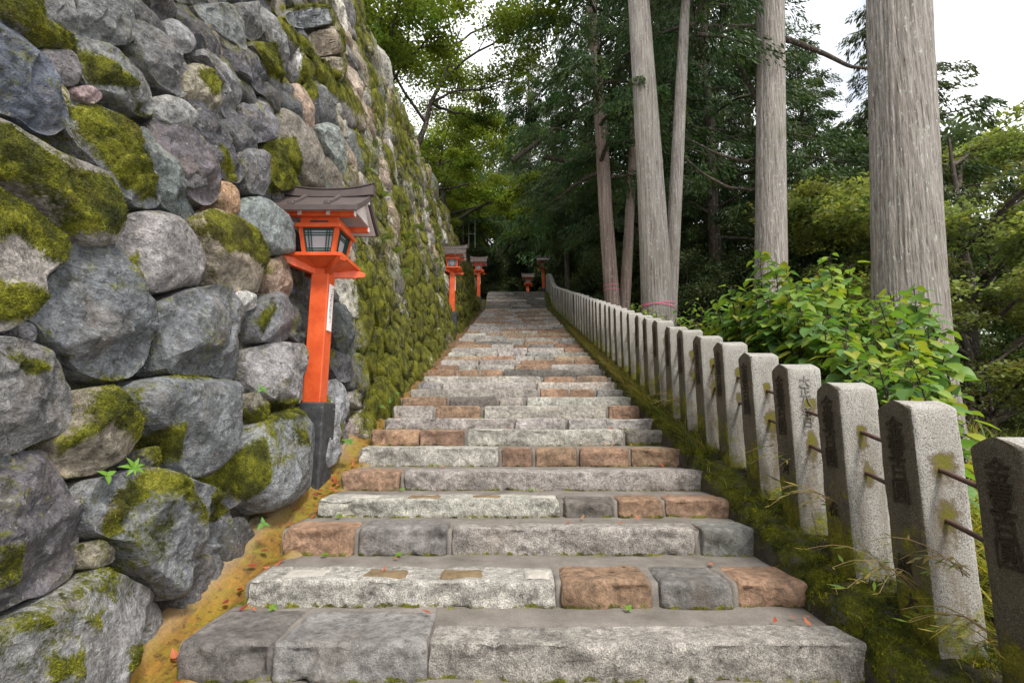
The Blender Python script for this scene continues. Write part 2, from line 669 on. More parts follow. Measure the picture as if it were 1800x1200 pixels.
def post_mat(name, dirty):
    t = NT(name)
    p = t.pos('obj')
    pw = t.pos()
    g = t.noise(pw, 210, 2, 0.6)
    g2 = t.noise(pw, 75, 3, 0.6)
    c = t.ramp(g, [(0.36, (0.10, 0.10, 0.10)), (0.46, (0.36, 0.35, 0.335)), (0.58, (0.50, 0.485, 0.46)), (0.72, (0.60, 0.58, 0.55))])
    c = t.mix(t.rng(g2, 0.3, 0.7, 0.0, 0.35), c, (0.30, 0.29, 0.28))
    c = t.mix(1.0, c, (0.84, 0.82, 0.785), 'MULTIPLY')
    n = t.noise(pw, 5, 6, 0.7)
    low = t.attr('low', True)                         # 1 at the foot, 0 at the top
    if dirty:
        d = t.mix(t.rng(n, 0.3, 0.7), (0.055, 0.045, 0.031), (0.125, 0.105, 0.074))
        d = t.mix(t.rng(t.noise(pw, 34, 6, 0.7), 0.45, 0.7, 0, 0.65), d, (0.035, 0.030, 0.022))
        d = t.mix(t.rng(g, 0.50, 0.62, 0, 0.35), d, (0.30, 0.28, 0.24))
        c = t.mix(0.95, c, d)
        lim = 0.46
    else:
        st = t.rng(t.noise(t.mapped(pw, (14, 14, 3)), 1, 5, 0.65), 0.42, 0.64, 0, 0.75)
        st = t.math('MULTIPLY', st, t.rng(low, 0.05, 0.7, 0.30, 1.0))
        c = t.mix(st, c, (0.14, 0.105, 0.065))
        lim = 0.74
    if not dirty:
        dr = t.math('ADD', t.attr('drip', True), t.math('MULTIPLY', t.math('SUBTRACT', t.noise(pw, 28, 5, 0.7), 0.5), 1.1))
        c = t.mix(t.rng(dr, .30, .55, 0, .85), c, (0.105, 0.075, 0.035))
        c = t.mix(t.rng(dr, .55, .75, 0, .9), c, (0.135, 0.125, 0.012))
    e = t.math('ADD', low, t.math('MULTIPLY', t.math('SUBTRACT', t.noise(pw, 7, 6, 0.7), 0.5), 1.7))
    mf = t.rng(e, lim, lim + 0.22, 0, 0.9)
    mc, mh = moss_layer(t, pw)
    c = t.mix(mf, c, mc)
    h = t.math('ADD', g2, t.math('MULTIPLY', g, 0.4))
    return t.done(c, 0.85, t.bump(h, 0.55, 0.006), 0.25)


M['post'] = post_mat('granite_clean', False)
M['post_dirty'] = post_mat('granite_weathered', True)
M['carve'] = simple('carved_shadow', (0.050, 0.042, 0.031), 0.9, 0.5, 60, 0.1)
M['carve_pale'] = simple('carved_shadow_pale', (0.19, 0.18, 0.165), 0.9, 0.3, 60, 0.1)  # both colours paint the shade of cut strokes onto raised letters

# ------------------------------------------------------------------ the slope
S = 0.297


def zs(y):
    """height of the line through the step noses"""
    y = np.asarray(y, float)
    z = np.where(y < 21.9, S * y, S * 21.9 + (y - 21.9) * 0.53)
    return np.where(y > 24.8, S * 21.9 + 2.9 * 0.53, z)


def zf(y):
    """smoothed line for fence and kerb"""
    return (zs(np.asarray(y) - 0.5) + zs(y) + zs(np.asarray(y) + 0.5)) / 3


# ------------------------------------------------------------------ terrain
WX0, WB = -1.58, 0.15


def wall_top(y):
    return np.interp(y, [-2, 7, 10, 12, 14, 16.5, 22, 24], [8.6, 8.2, 8.1, 8.0, 7.75, 7.6, 7.6, 8.6])


def terrain(x, y):
    x = np.asarray(x, float)
    y = np.asarray(y, float)
    z0 = zs(y)
    hillf = np.clip(1 - np.maximum(np.abs(x - 4.5) - 6, 0) / 16, 0.12, 1)
    hill = 0.46 * np.maximum(y - 31, 0) * hillf
    right = z0 - 0.05 - 0.17 * np.clip(x - 2.2, 0, 4) - 0.42 * np.maximum(x - 6.2, 0) ** 1.0 * np.clip((40 - y) / 20, 0.15, 1)
    right = np.maximum(right, -16)
    stairs = z0 - 0.42
    wt_ = wall_top(y)
    top = wt_ - 0.1 + np.clip((y - 21) / 6, 0, 1) * 1.6 + 0.02 * np.maximum(-x - 5, 0)
    h = wt_ - z0
    xt = WX0 - WB * h - 0.55
    f = np.clip((WX0 - 0.32 - x) / np.maximum(WX0 - 0.32 - xt, 0.1), 0, 1)
    f = np.where(y < 27, f, np.clip((-1.6 - x) / 2.2, 0, 1))
    z = np.where(x > 1.55, right, stairs)
    z = np.where(x < WX0 - 0.3, stairs * (1 - f) + top * f, z)
    far = np.clip(y - 120, 0, 400) * 0.02
    wob = 0.12 * fbm(np.stack([x * 0.5, y * 0.5, 0 * x], -1), 3) * np.clip(np.abs(x) - 2, 0, 3)
    return z + hill + far + wob


xs = np.concatenate([np.linspace(-160, -20, 15), np.arange(-18, -6, 1.0), np.arange(-6, 8, 0.2), np.arange(8, 30, 1.0), np.linspace(32, 220, 20)])
ys = np.concatenate([np.arange(-8, 32, 0.4), np.arange(32, 80, 2.0), np.linspace(85, 420, 20)])
X, Y = np.meshgrid(xs, ys, indexing='ij')
V = np.stack([X, Y, terrain(X, Y)], -1).reshape(-1, 3)
g = obj('ground', V, grid_faces(len(xs), len(ys)), M['ground'], center=False)
fix_normals(g)
tag(g, kind='structure')

# ------------------------------------------------------------------ stairway
YN = [1.80, 2.30, 2.71, 3.22, 3.61, 4.07, 4.60, 5.10, 5.48, 5.98, 6.40, 6.83, 7.24, 7.63, 8.16, 8.60, 9.04, 9.47, 9.94, 10.5, 11.05, 11.55, 12.05]
while YN[-1] < 21.2: YN.append(YN[-1] + 0.5)
YN = YN[:-1] + [21.9]
ZN = [S * y for y in YN]
for k in range(1, 11):
    YN.append(21.9 + k * 0.29)
    ZN.append(S * 21.9 + k * 0.1537)
GR, BR, BL, DK, TN = 'gr', 'br', 'bl', 'dk', 'tn'
LAY = {1: [(313, 478, DK, .40), (478, 750, BL, .42), (752, 1535, GR, .20)],
       2: [(432, 977, GR, .27), (987, 1147, BR, .30), (1160, 1290, BL, .30), (1300, 1425, BR, .30)],
       3: [(497, 622, BR, .25), (630, 785, BL, .27), (795, 1220, GR, .16), (1232, 1335, BL, .27)],
       4: [(560, 982, GR, .24), (990, 1080, DK, .24), (1086, 1165, BR, .24), (1170, 1282, BR, .24)],
       5: [(600, 702, BR, .25), (710, 1238, GR, .22)],
       6: [(632, 876, GR, .25), (881, 935, BR, .25), (940, 1015, BR, .25), (1019, 1106, BR, .25), (1110, 1202, BR, .25)],
       7: [(652, 735, BR, .22), (738, 815, BR, .22), (822, 1096, GR, .22), (1102, 1172, DK, .22)],
       8: [(677, 903, GR, .2), (907, 994, GR, .2), (999, 1150, GR, .2)],
       9: [(692, 760, GR, .2), (766, 845, BR, .2), (851, 1066, GR, .2), (1071, 1125, BR, .2)],
       10: [(706, 785, BR, .2), (790, 873, DK, .2), (878, 920, GR, .2), (926, 1110, GR, .2)],
       11: [(722, 945, GR, .2), (949, 1000, BR, .2), (1003, 1045, BR, .2), (1049, 1096, BL, .2)],
       12: [(735, 775, BL, .2), (778, 941, GR, .2), (945, 1081, GR, .2)],
       13: [(745, 951, GR, .2), (955, 1010, BR, .2), (1013, 1068, TN, .2)],
       14: [(752, 798, BR, .2), (801, 842, BR, .2), (845, 883, BR, .2), (886, 1060, DK, .2)]}
PAL = {GR: (0.365, 0.355, 0.342), BR: (0.300, 0.200, 0.140), BL: (0.225, 0.228, 0.230), DK: (0.180, 0.170, 0.160), TN: (0.34, 0.265, 0.195)}
stairs = empty('stairway', (0, 2.3, 0.6), kind='structure')


def block(x0, x1, y0, y1, z0, z1, res, r, rough, seed):
    sx, sy, sz = x1 - x0, y1 - y0, z1 - z0
    n = [max(3, int(round(d / res)) + 1) for d in (sx, sy, sz)]
    Vs, Fs, k = [], [], 0
    h = np.array([sx, sy, sz]) / 2
    for a in range(3):
        o1, o2 = [q for q in range(3) if q != a]
        for s in (-1, 1):
            if a == 2 and s == -1: continue
            u = np.linspace(-h[o1], h[o1], n[o1])
            w = np.linspace(-h[o2], h[o2], n[o2])
            U, W = np.meshgrid(u, w, indexing='ij')
            P = np.zeros((*U.shape, 3))
            P[..., a] = s * h[a]
            P[..., o1] = U
            P[..., o2] = W
            f = grid_faces(n[o1], n[o2]) + k
            if (s > 0) != (a != 1): f = f[:, ::-1]
            Vs.append(P.reshape(-1, 3)); Fs.append(f); k += U.size
    P = np.vstack(Vs)
    # corners leave the plan rectangle a little: hand-cut stones
    rr = np.random.default_rng(seed)
    r = min(r, h.min() * 0.8)
    cn = rr.uniform(-1, 1, 4) * min(0.02, sx * 0.07)
    tx, tz = P[:, 0] / h[0], P[:, 2] / h[2]
    P[:, 1] += np.where(tx < 0, cn[0], cn[1]) * np.abs(tx) * (1 - 0.5 * tz)
    inner = np.clip(P, -h + r, h - r)
    d = P - inner
    L = np.linalg.norm(d, axis=1)
    P = inner + d / (L[:, None] + 1e-9) * np.minimum(L, r)[:, None]
    wp = P + [(x0 + x1) / 2, (y0 + y1) / 2, (z0 + z1) / 2]
    nrm = d / (L[:, None] + 1e-9)
    front = np.clip(-nrm[:, 1], 0, 1)
    top = np.clip(nrm[:, 2], 0, 1)
    q = wp + seed * 3.1
    chip = fbm(q * [5, 5, 9], 4)
    amp = rough * (0.25 + 1.0 * front + 0.12 * top)
    disp = chip * amp + np.minimum(0, fbm(q * 9 + 50, 3) + 0.05) * rough * 1.3 * np.clip(front * 1.5 + (L > r * 1.02) * 0.6, 0, 1.3)
    P = P + nrm * disp[:, None]
    P[:, 2] += 0.006 * fbm(q * 3, 2)
    return P + [(x0 + x1) / 2, (y0 + y1) / 2, (z0 + z1) / 2], Fs


def at_nose(px, y, z):
    lo, hi = -4.0, 4.0
    for _ in range(40):
        m = (lo + hi) / 2
        if proj((m, y, z))[0] < px: lo = m
        else: hi = m
    return lo


srng = np.random.default_rng(11)
step_blocks = {}
for k, (y, z) in enumerate(zip(YN, ZN)):
    if k == 0 or k == len(YN) - 1 and False: continue
    zl = ZN[k - 1]
    if k in LAY:
        lay = [(at_nose(a, y, z), at_nose(b, y, z), c, d) for a, b, c, d in LAY[k]]
    else:
        steep = y > 21.95
        xa, xb = -1.34 + srng.uniform(-.03, .03), 1.46 + srng.uniform(-.04, .02)
        nb = int(srng.integers(3, 6))
        w = srng.uniform(0.5, 1.6, nb)
        e = xa + (xb - xa) * np.concatenate([[0], np.cumsum(w) / w.sum()])
        lay = []
        row = srng.random()
        for i in range(nb):
            u = srng.random()
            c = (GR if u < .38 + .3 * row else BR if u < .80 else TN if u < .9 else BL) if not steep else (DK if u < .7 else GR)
            lay.append((e[i] + 0.008, e[i + 1] - 0.008, c, 0.2))
    nxt = YN[k + 1] if k + 1 < len(YN) else y + 0.4
    for i, (xa, xb, c, dep) in enumerate(lay):
        dep = min(dep, nxt - y - 0.005)
        res = 0.017 if k <= 4 else 0.026 if k <= 8 else 0.05 if k < 20 else 0.09
        yj = y + srng.uniform(-.012, .012)
        zt = z + srng.uniform(-.008, .006)
        P, Fs = block(xa, xb, yj, yj + dep, zl - 0.03, zt, res, 0.018 if c == GR else 0.030, 0.030 if k < 9 else 0.02, k * 7 + i)
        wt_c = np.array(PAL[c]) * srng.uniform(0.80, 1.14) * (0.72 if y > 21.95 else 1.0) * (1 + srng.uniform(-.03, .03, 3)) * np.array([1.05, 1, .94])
        n = len(P)
        lowm = np.clip(1 - (P[:, 2] - zl) / 0.035, 0, 1) * 0.55 + (0.33 if (k == 7 and i == 3) else 0) * 1.0
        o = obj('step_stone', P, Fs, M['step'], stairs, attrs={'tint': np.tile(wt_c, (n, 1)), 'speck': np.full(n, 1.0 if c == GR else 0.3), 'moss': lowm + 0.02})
        step_blocks[(k, i)] = (o, xa, xb, yj, yj + dep, zt)
# mortar bed: concrete treads behind the stones and pointing between them
bv, bf, bm_, n0 = [], [], [], 0
for k in range(len(YN)):
    y, z = YN[k], ZN[k]
    y2 = YN[k + 1] + 0.06 if k + 1 < len(YN) else y + 1.2
    NXB = 220 if k <= 6 else 90
    row = [v for q, v in step_blocks.items() if q[0] == k]
    xl = min([v[1] for v in row]) - .010 if row else -1.30
    xr = max(max([v[2] for v in row]) + .05 if row else 1.5, 1.50)
    xx = np.concatenate([[xl - .01, xl], np.linspace(xl + .02, xr - .02, NXB - 4), [xr, xr + .01]])
    back = np.full(NXB, y + .14)
    under = np.zeros(NXB)
    for v in row:
        q = (xx > v[1] + .006) & (xx < v[2] - .006)
        back[q] = v[4]; under[q] = 1
    back = back + 0.006 * vnoise(np.stack([xx * 20, 0 * xx + k, 0 * xx], -1))
    cols = []
    for i in range(NXB):
        u = under[i]
        f = y + (.075 if u else .026)
        zt_ = -.055 if u else -.016
        cols.append([(f, -.24), (f, -.10), (f + .003, zt_ - .015), (f + .02, zt_), (back[i] - .022, zt_), (back[i] + .004, -.012), (back[i] + .05, -.009), (max((back[i] + y2) / 2, back[i] + .06), -.009), (max(y2 - .06, back[i] + .08), -.009), (max(y2, back[i] + .1), -.004)])
    P = np.array([[[xx[i], cols[i][j][0], z + cols[i][j][1]] for i in range(NXB)] for j in range(10)])
    P[..., 2] += 0.006 * fbm(P * [4, 4, 4] + 9, 3) * (np.arange(10) > 4)[:, None]
    P[:, 0, 2] -= 0.34; P[:, -1, 2] -= 0.34
    mm = np.zeros(P.shape[:2])
    mm[-2:] = 0.42
    mm[:2] = 0.35
    mm += 0.25 * np.clip((np.abs(xx - 0.1) - 1.2) / 0.3, 0, 1)[None]
    bv.append(P.reshape(-1, 3)); bf.append(grid_faces(10, NXB)[:, ::-1] + n0); bm_.append(mm.ravel()); n0 += 10 * NXB
bed = obj('mortar_bed', np.vstack(bv), np.vstack(bf), M['concrete'], stairs, attrs={'moss': np.concatenate(bm_)})


def patch(k, px0, px1, mat, y0=.05, y1=.19):
    o, xa, xb, ya, yb, zt = step_blocks[(k, 0)]
    a, b = at_nose(px0, YN[k] + .1, ZN[k]), at_nose(px1, YN[k] + .1, ZN[k])
    n, m = 14, 8
    P = np.array([[[a + (b - a) * u / (n - 1), ya + y0 + (y1 - y0) * v / (m - 1), zt + 0.0025] for v in range(m)] for u in range(n)])
    P[..., 0] += 0.020 * fbm(P * 16 + 5, 3)
    P[..., 1] += 0.022 * fbm(P * 18, 3)
    P[..., 2] += 0.004 + 0.003 * vnoise(P * 40)
    P[0, :, 2] -= .012; P[-1, :, 2] -= .012; P[:, 0, 2] -= .012; P[:, -1, 2] -= .012
    fix_normals(obj('mortar_patch', P.reshape(-1, 3), grid_faces(n, m), mat, stairs))


for a, b, mt in ((497, 575, 'mortar_pale'), (638, 712, 'mortar_brown'), (775, 850, 'mortar_brown'), (920, 968, 'mortar_pale')):
    patch(2, a, b, M[mt])
for a, b, mt in ((615, 668, 'mortar_pale'), (720, 775, 'mortar_brown'), (828, 880, 'mortar_brown'), (932, 975, 'mortar_pale')):
    patch(4, a, b, M[mt], .05, .16)

# ------------------------------------------------------------------ gutter on the left
yy = np.concatenate([np.arange(0.8, 6, 0.06), np.arange(6, 22, 0.25)])
prof = [(-1.95, -.02), (-1.70, -.035), (-1.62, -.05), (-1.575, -.095), (-1.49, -.130), (-1.42, -.130), (-1.38, -.105), (-1.345, -.10), (-1.30, -.115), (-1.20, -.22)]
P = np.array([[[x, y, S * y - 0.035 + z] for x, z in prof] for y in yy])
P[..., 0] += 0.012 * fbm(P * [1, 2.2, 1] + 4, 3)
P[..., 2] += 0.010 * fbm(P * 6, 3)
ed = np.tile(np.array([.8, .7, .6, .1, 0, 0, .1, .45, .75, .7]), (len(yy), 1))
ed = np.clip(ed + 0.5 * fbm(P * [3, 3, 3] + 20, 3), 0, 1) * 0.8
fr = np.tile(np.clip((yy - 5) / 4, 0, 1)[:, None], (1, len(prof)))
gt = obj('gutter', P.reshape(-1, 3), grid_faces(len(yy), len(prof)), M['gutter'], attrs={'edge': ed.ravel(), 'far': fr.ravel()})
fix_normals(gt)
tag(gt, kind='structure')

# ------------------------------------------------------------------ mossy kerb under the fence
yy = np.arange(0.7, 25.2, 0.07)
prof = [(1.42, -.34), (1.44, -.12), (1.455, -.02), (1.49, .035), (1.54, .045), (1.60, .05), (1.70, .06), (1.80, .06), (1.92, .05), (2.10, .0), (2.4, -.06)]
P = np.array([[[x, y, float(zf(y)) + z] for x, z in prof] for y in yy])
lip = np.array([0, .3, 1, 1, .9, .8, .6, .5, .3, .1, 0])
P[..., 2] += (0.035 * fbm(P * [2.2, 1.6, 1] + 7, 3) + 0.02 * fbm(P * 12, 3)) * (0.3 + lip)
P[..., 0] += 0.025 * fbm(P * [1, 2.5, 2.5] + 11, 3)
saw = ((yy * 1.15) % 1.0)[:, None] * 0.05
P[..., 2] += saw * lip - 0.03
mm = np.tile(np.array([.25, .30, .62, .75, .72, .65, .6, .6, .6, .5, .4]), (len(yy), 1)) + 0.10
prof_k, yy_k, P_k = prof, yy, P.copy()


def unit_(v):
    return v / (np.linalg.norm(v, axis=-1, keepdims=True) + 1e-9)


kb = obj('kerb', P.reshape(-1, 3), grid_faces(len(yy), len(prof)), M['kerb'], attrs={'moss': mm.ravel()})
fix_normals(kb)
tag(kb, kind='structure')

# ------------------------------------------------------------------ dry-stone wall
WN = np.array([1.0, -WB * S, WB])
WC = WX0
WNU = WN / np.linalg.norm(WN)


def wall_uv(px, py):
    p = on_plane(px, py, WN, WC)
    off = float(np.interp(p[2] - S * p[1], [0, .35, 1.2], [.0, .01, .045]))
    p = on_plane(px, py, WN, WC + off) - WNU * off
    return p[1], p[2] - S * p[1]


def wall_pt(y, h):
    y = np.asarray(y, float); h = np.asarray(h, float)
    return np.stack([WX0 - WB * h, y, S * y + h], -1)


GY, PG, BG, PK, MS = (0.19, 0.188, 0.186), (0.175, 0.160, 0.160), (0.115, 0.128, 0.155), (0.33, 0.285, 0.255), (0.15, 0.14, 0.11)
SL, TA, GN, PL, OR = (0.160, 0.168, 0.168), (0.30, 0.245, 0.185), (0.27, 0.30, 0.28), (0.50, 0.475, 0.44), (0.38, 0.225, 0.125)
BW = (0.24, 0.165, 0.115)
HAND = [
    (BG, 'slab', [(-60, 20), (30, 35), (50, 55), (75, 95), (100, 130), (112, 165), (129, 200), (127, 215), (100, 232), (75, 227), (50, 203), (-60, 165)]),
    (PK, 'round', [(-60, 175), (30, 205), (60, 230), (100, 258), (140, 275), (180, 295), (200, 320), (205, 370), (212, 400), (190, 430), (150, 430), (120, 400), (80, 350), (40, 320), (-60, 290)]),
    (PK, 'round', [(-60, 295), (30, 320), (65, 345), (100, 380), (122, 410), (126, 440), (120, 465), (85, 490), (75, 530), (45, 565), (25, 580), (-60, 580)]),
    (MS, 'round', [(5, -30), (75, -30), (82, 30), (150, 65), (150, 85), (110, 82), (75, 80), (50, 50), (22, 22)]),
    (PG, 'slab', [(70, -40), (132, -40), (145, 30), (150, 62), (120, 50), (86, 30)]),
    (GY, 'slab', [(140, -40), (225, -40), (240, 30), (246, 60), (238, 75), (190, 70), (155, 60), (148, 30)]),
    (PG, 'slab', [(242, 32), (270, 35), (300, 65), (320, 90), (340, 120), (345, 150), (330, 170), (300, 150), (265, 115), (250, 70)]),
    (PG, 'round', [(85, 85), (140, 85), (153, 115), (146, 150), (125, 145), (100, 118)]),
    (GY, 'slab', [(156, 68), (210, 77), (258, 122), (280, 150), (288, 195), (262, 202), (225, 180), (192, 157), (155, 143)]),
    ((.33, .235, .225), 'round', [(142, 152), (165, 147), (188, 160), (190, 172), (175, 182), (150, 167)]),
    (TA, 'round', [(105, 145), (125, 143), (137, 160), (135, 182), (120, 190), (108, 170)]),
    (SL, 'slab', [(247, 222), (265, 225), (290, 250), (320, 285), (345, 325), (365, 370), (355, 385), (325, 375), (300, 355), (270, 310), (252, 262)]),
    (SL, 'slab', [(130, 182), (150, 170), (190, 180), (220, 197), (250, 222), (258, 265), (280, 310), (294, 345), (285, 362), (255, 362), (215, 342), (190, 300), (160, 255), (138, 220)]),
    ((.165, .142, .144), 'slab', [(280, 222), (298, 203), (330, 210), (360, 240), (380, 280), (395, 318), (392, 345), (370, 360), (345, 345), (325, 300), (303, 260)]),
    (TA, 'slab', [(333, 127), (350, 108), (370, 115), (385, 145), (390, 190), (370, 200), (345, 190), (335, 157)]),
    ((.36, .35, .32), 'round', [(287, 175), (300, 163), (325, 172), (355, 200), (350, 220), (330, 222), (295, 202)]),
    ((.24, .225, .22), 'round', [(293, 42), (318, 30), (350, 55), (357, 80), (340, 95), (312, 84)]),
    (PG, 'slab', [(352, 95), (375, 80), (400, 100), (425, 135), (432, 175), (425, 210), (400, 200), (392, 155), (372, 118)]),
    (OR, 'round', [(393, 317), (415, 318), (433, 350), (428, 375), (407, 377), (394, 350)]),
    ((.32, .28, .265), 'round', [(215, 402), (233, 375), (280, 369), (325, 380), (355, 415), (376, 450), (378, 480), (360, 500), (320, 506), (280, 515), (255, 497), (228, 452)]),
    (TA, 'round', [(354, 387), (370, 364), (410, 378), (450, 402), (475, 440), (482, 480), (478, 507), (440, 513), (400, 507), (385, 472), (371, 432)]),
    (GN, 'round', [(425, 380), (445, 347), (475, 345), (507, 378), (522, 415), (520, 442), (490, 447), (455, 417)]),
    (SL, 'slab', [(77, 545), (86, 502), (125, 470), (134, 433), (165, 425), (200, 436), (235, 480), (265, 530), (279, 580), (277, 630), (255, 655), (215, 662), (170, 640), (122, 600)]),
    (SL, 'slab', [(277, 537), (320, 516), (390, 501), (410, 501), (430, 540), (447, 590), (452, 635), (440, 660), (400, 665), (345, 655), (302, 650), (292, 600)]),
    (PL, 'round', [(417, 514), (440, 507), (458, 520), (460, 537), (440, 547), (422, 536)]),
    ((.235, .218, .212), 'slab', [(-60, 588), (54, 597), (108, 621), (146, 681), (154, 723), (125, 756), (81, 772), (32, 794), (-60, 812)]),
    ((.155, .138, .140), 'slab', [(-60, 818), (54, 791), (100, 786), (120, 838), (152, 898), (154, 945), (135, 1000), (98, 1027), (65, 1047), (20, 1063), (-60, 1080)]),
    ((.27, .26, .25), 'round', [(-60, 1115), (54, 1071), (125, 1029), (180, 997), (238, 1006), (292, 1049), (316, 1080), (303, 1113), (260, 1162), (206, 1225), (150, 1300), (-60, 1300)]),
    (TA, 'round', [(109, 768), (150, 731), (162, 682), (206, 677), (233, 713), (252, 760), (233, 796), (215, 812), (180, 830), (135, 833), (114, 797)]),
    ((.205, .212, .213), 'round', [(226, 692), (255, 667), (314, 659), (379, 667), (444, 671), (450, 723), (433, 767), (406, 794), (374, 826), (336, 838), (309, 812), (287, 764), (245, 741)]),
    ((.215, .215, .225), 'slab', [(147, 876), (163, 843), (217, 833), (260, 822), (309, 843), (379, 860), (428, 898), (434, 950), (406, 983), (368, 1016), (314, 1053), (292, 1038), (238, 1001), (206, 952), (158, 931)]),
    ((.225, .225, .23), 'round', [(437, 767), (470, 736), (510, 716), (533, 732), (543, 790), (538, 850), (500, 890), (470, 902), (441, 872), (421, 822)]),
    ((.24, .24, .245), 'slab', [(560, 680), (600, 666), (615, 692), (627, 742), (617, 782), (590, 812), (560, 830)]),
    ((.25, .245, .24), 'slab', [(450, 612), (490, 601), (535, 606), (540, 660), (535, 706), (490, 713), (456, 682), (449, 642)]),
    (BW, 'slab', [(482, 457), (510, 447), (528, 472), (532, 502), (520, 526), (496, 531), (484, 492)]),
    (GY, 'round', [(455, 562), (470, 522), (500, 512), (524, 541), (529, 591), (500, 600), (465, 597)]),
    (TA, 'round', [(145, 957), (180, 946), (205, 961), (206, 985), (175, 997), (150, 996)]),
    (GY, 'slab', [(50, 568), (70, 561), (83, 581), (75, 597), (57, 594)]),
    (GN, 'slab', [(558, 222), (582, 216), (605, 252), (620, 302), (610, 312), (590, 282), (570, 252)]),
    ((.19, .195, .19), 'slab', [(495, 30), (530, 6), (590, 10), (595, 40), (550, 50), (502, 45)]),
    (TA, 'slab', [(550, 60), (588, 43), (604, 70), (605, 95), (572, 98), (553, 85)]),
    (TA, 'slab', [(565, 100), (606, 102), (616, 132), (612, 148), (586, 132)]),
    (PL, 'slab', [(520, 75), (540, 84), (552, 120), (548, 150), (533, 135), (524, 100)]),
    ((.40, .28, .20), 'round', [(520, 145), (535, 150), (553, 190), (558, 228), (548, 232), (535, 200)]),
    (MS, 'slab', [(440, 72), (480, 74), (508, 112), (515, 143), (498, 140), (470, 112)]),
    (PG, 'slab', [(425, 5), (468, 0), (470, 60), (455, 72), (432, 40)]),
    (GY, 'slab', [(355, 5), (420, 2), (432, 50), (440, 88), (415, 75), (378, 40)]),
    (GY, 'slab', [(300, 310), (340, 265), (365, 300), (380, 320), (345, 330)]),
    (MS, 'slab', [(480, 245), (512, 243), (528, 300), (540, 330), (505, 333), (484, 295)]),
    (GY, 'slab', [(432, 262), (475, 262), (484, 310), (482, 340), (446, 338), (436, 300)]),
    ((.20, .195, .21), 'slab', [(440, 180), (470, 172), (488, 215), (485, 245), (455, 250), (440, 215)]),
    ((.14, .135, .13), 'slab', [(247, 795), (270, 783), (287, 790), (285, 820), (262, 824), (250, 815)]),
]
MOSSY = [
    [(5, -40), (75, -40), (85, 35), (150, 65), (154, 90), (110, 84), (75, 80), (45, 45), (12, 22)],
    [(-60, 200), (20, 215), (60, 262), (110, 292), (150, 302), (185, 312), (200, 345), (207, 385), (190, 420), (120, 405), (80, 350), (40, 320), (-60, 305)],
    [(-60, 308), (30, 325), (80, 365), (115, 405), (125, 440), (112, 470), (75, 455), (45, 425), (10, 415), (-60, 430)],
    [(-60, 490), (40, 500), (75, 520), (45, 565), (-60, 570)],
    [(130, 180), (190, 178), (225, 203), (252, 225), (256, 265), (288, 350), (250, 345), (215, 322), (180, 280), (148, 240)],
    [(150, 85), (185, 95), (225, 130), (250, 148), (240, 158), (190, 150), (155, 140)],
    [(352, 380), (372, 362), (410, 378), (452, 402), (477, 442), (483, 480), (450, 468), (420, 446), (385, 446), (362, 420)],
    [(150, 738), (163, 683), (206, 677), (233, 713), (252, 757), (235, 778), (205, 760), (180, 745), (160, 760), (120, 800), (108, 770)],
    [(240, 822), (275, 820), (310, 843), (340, 878), (344, 928), (325, 905), (300, 882), (265, 870), (235, 857)],
    [(215, 845), (250, 848), (240, 880), (205, 908), (212, 945), (190, 948), (165, 922), (190, 880)],
    [(358, 853), (385, 860), (427, 895), (400, 914), (375, 908), (357, 880)],
    [(422, 790), (452, 770), (452, 850), (440, 882), (420, 862)],
    [(490, 755), (510, 755), (514, 790), (495, 782)],
    [(150, 1028), (170, 1024), (181, 1060), (165, 1066)], [(93, 1088), (140, 1084), (142, 1112), (110, 1117)],
    [(38, 1165), (92, 1152), (97, 1205), (38, 1205)], [(190, 1142), (250, 1128), (232, 1172), (184, 1192)],
    [(5, 623), (60, 628), (92, 650), (50, 657)], [(-20, 1085), (40, 1078), (52, 1105), (0, 1120)], [(-30, 965), (20, 955), (20, 1030), (-30, 1040)],
    [(440, 70), (482, 72), (512, 118), (517, 147), (493, 142), (468, 112)],
    [(486, 8), (506, 42), (532, 58), (562, 88), (600, 140), (640, 190), (650, 215), (620, 190), (575, 150), (545, 112), (518, 82), (495, 50)],
    [(478, 240), (516, 242), (532, 300), (548, 332), (500, 335), (482, 290)],
    [(528, 96), (557, 110), (562, 165), (552, 178), (532, 152)],
    [(500, 8), (590, 4), (590, 14), (505, 18)],
    [(345, 128), (370, 118), (382, 150), (378, 170), (362, 160)],
    [(385, 250), (400, 270), (430, 315), (415, 318), (395, 290)], [(230, 150), (262, 190), (285, 200), (290, 215), (262, 205)],
    [(445, 720), (480, 700), (540, 706), (520, 735), (460, 745)], [(455, 560), (478, 530), (470, 590)],
    [(232, 765), (300, 745), (310, 810), (280, 825)], [(375, 826), (425, 800), (432, 860), (385, 862)],
    [(230, 450), (255, 440), (255, 490), (240, 480)], [(175, 660), (255, 660), (232, 690), (165, 680)],
    [(290, 655), (400, 668), (360, 668), (290, 668)],
    [(560, 690), (570, 690), (575, 730), (562, 730)], [(590, 745), (610, 740), (615, 775), (595, 780)],
]
hand = []
for c, st, poly in HAND:
    hand.append((c, st, np.array([wall_uv(*p) for p in poly])))
moss_poly = [np.array([wall_uv(*p) for p in poly]) for poly in MOSSY]


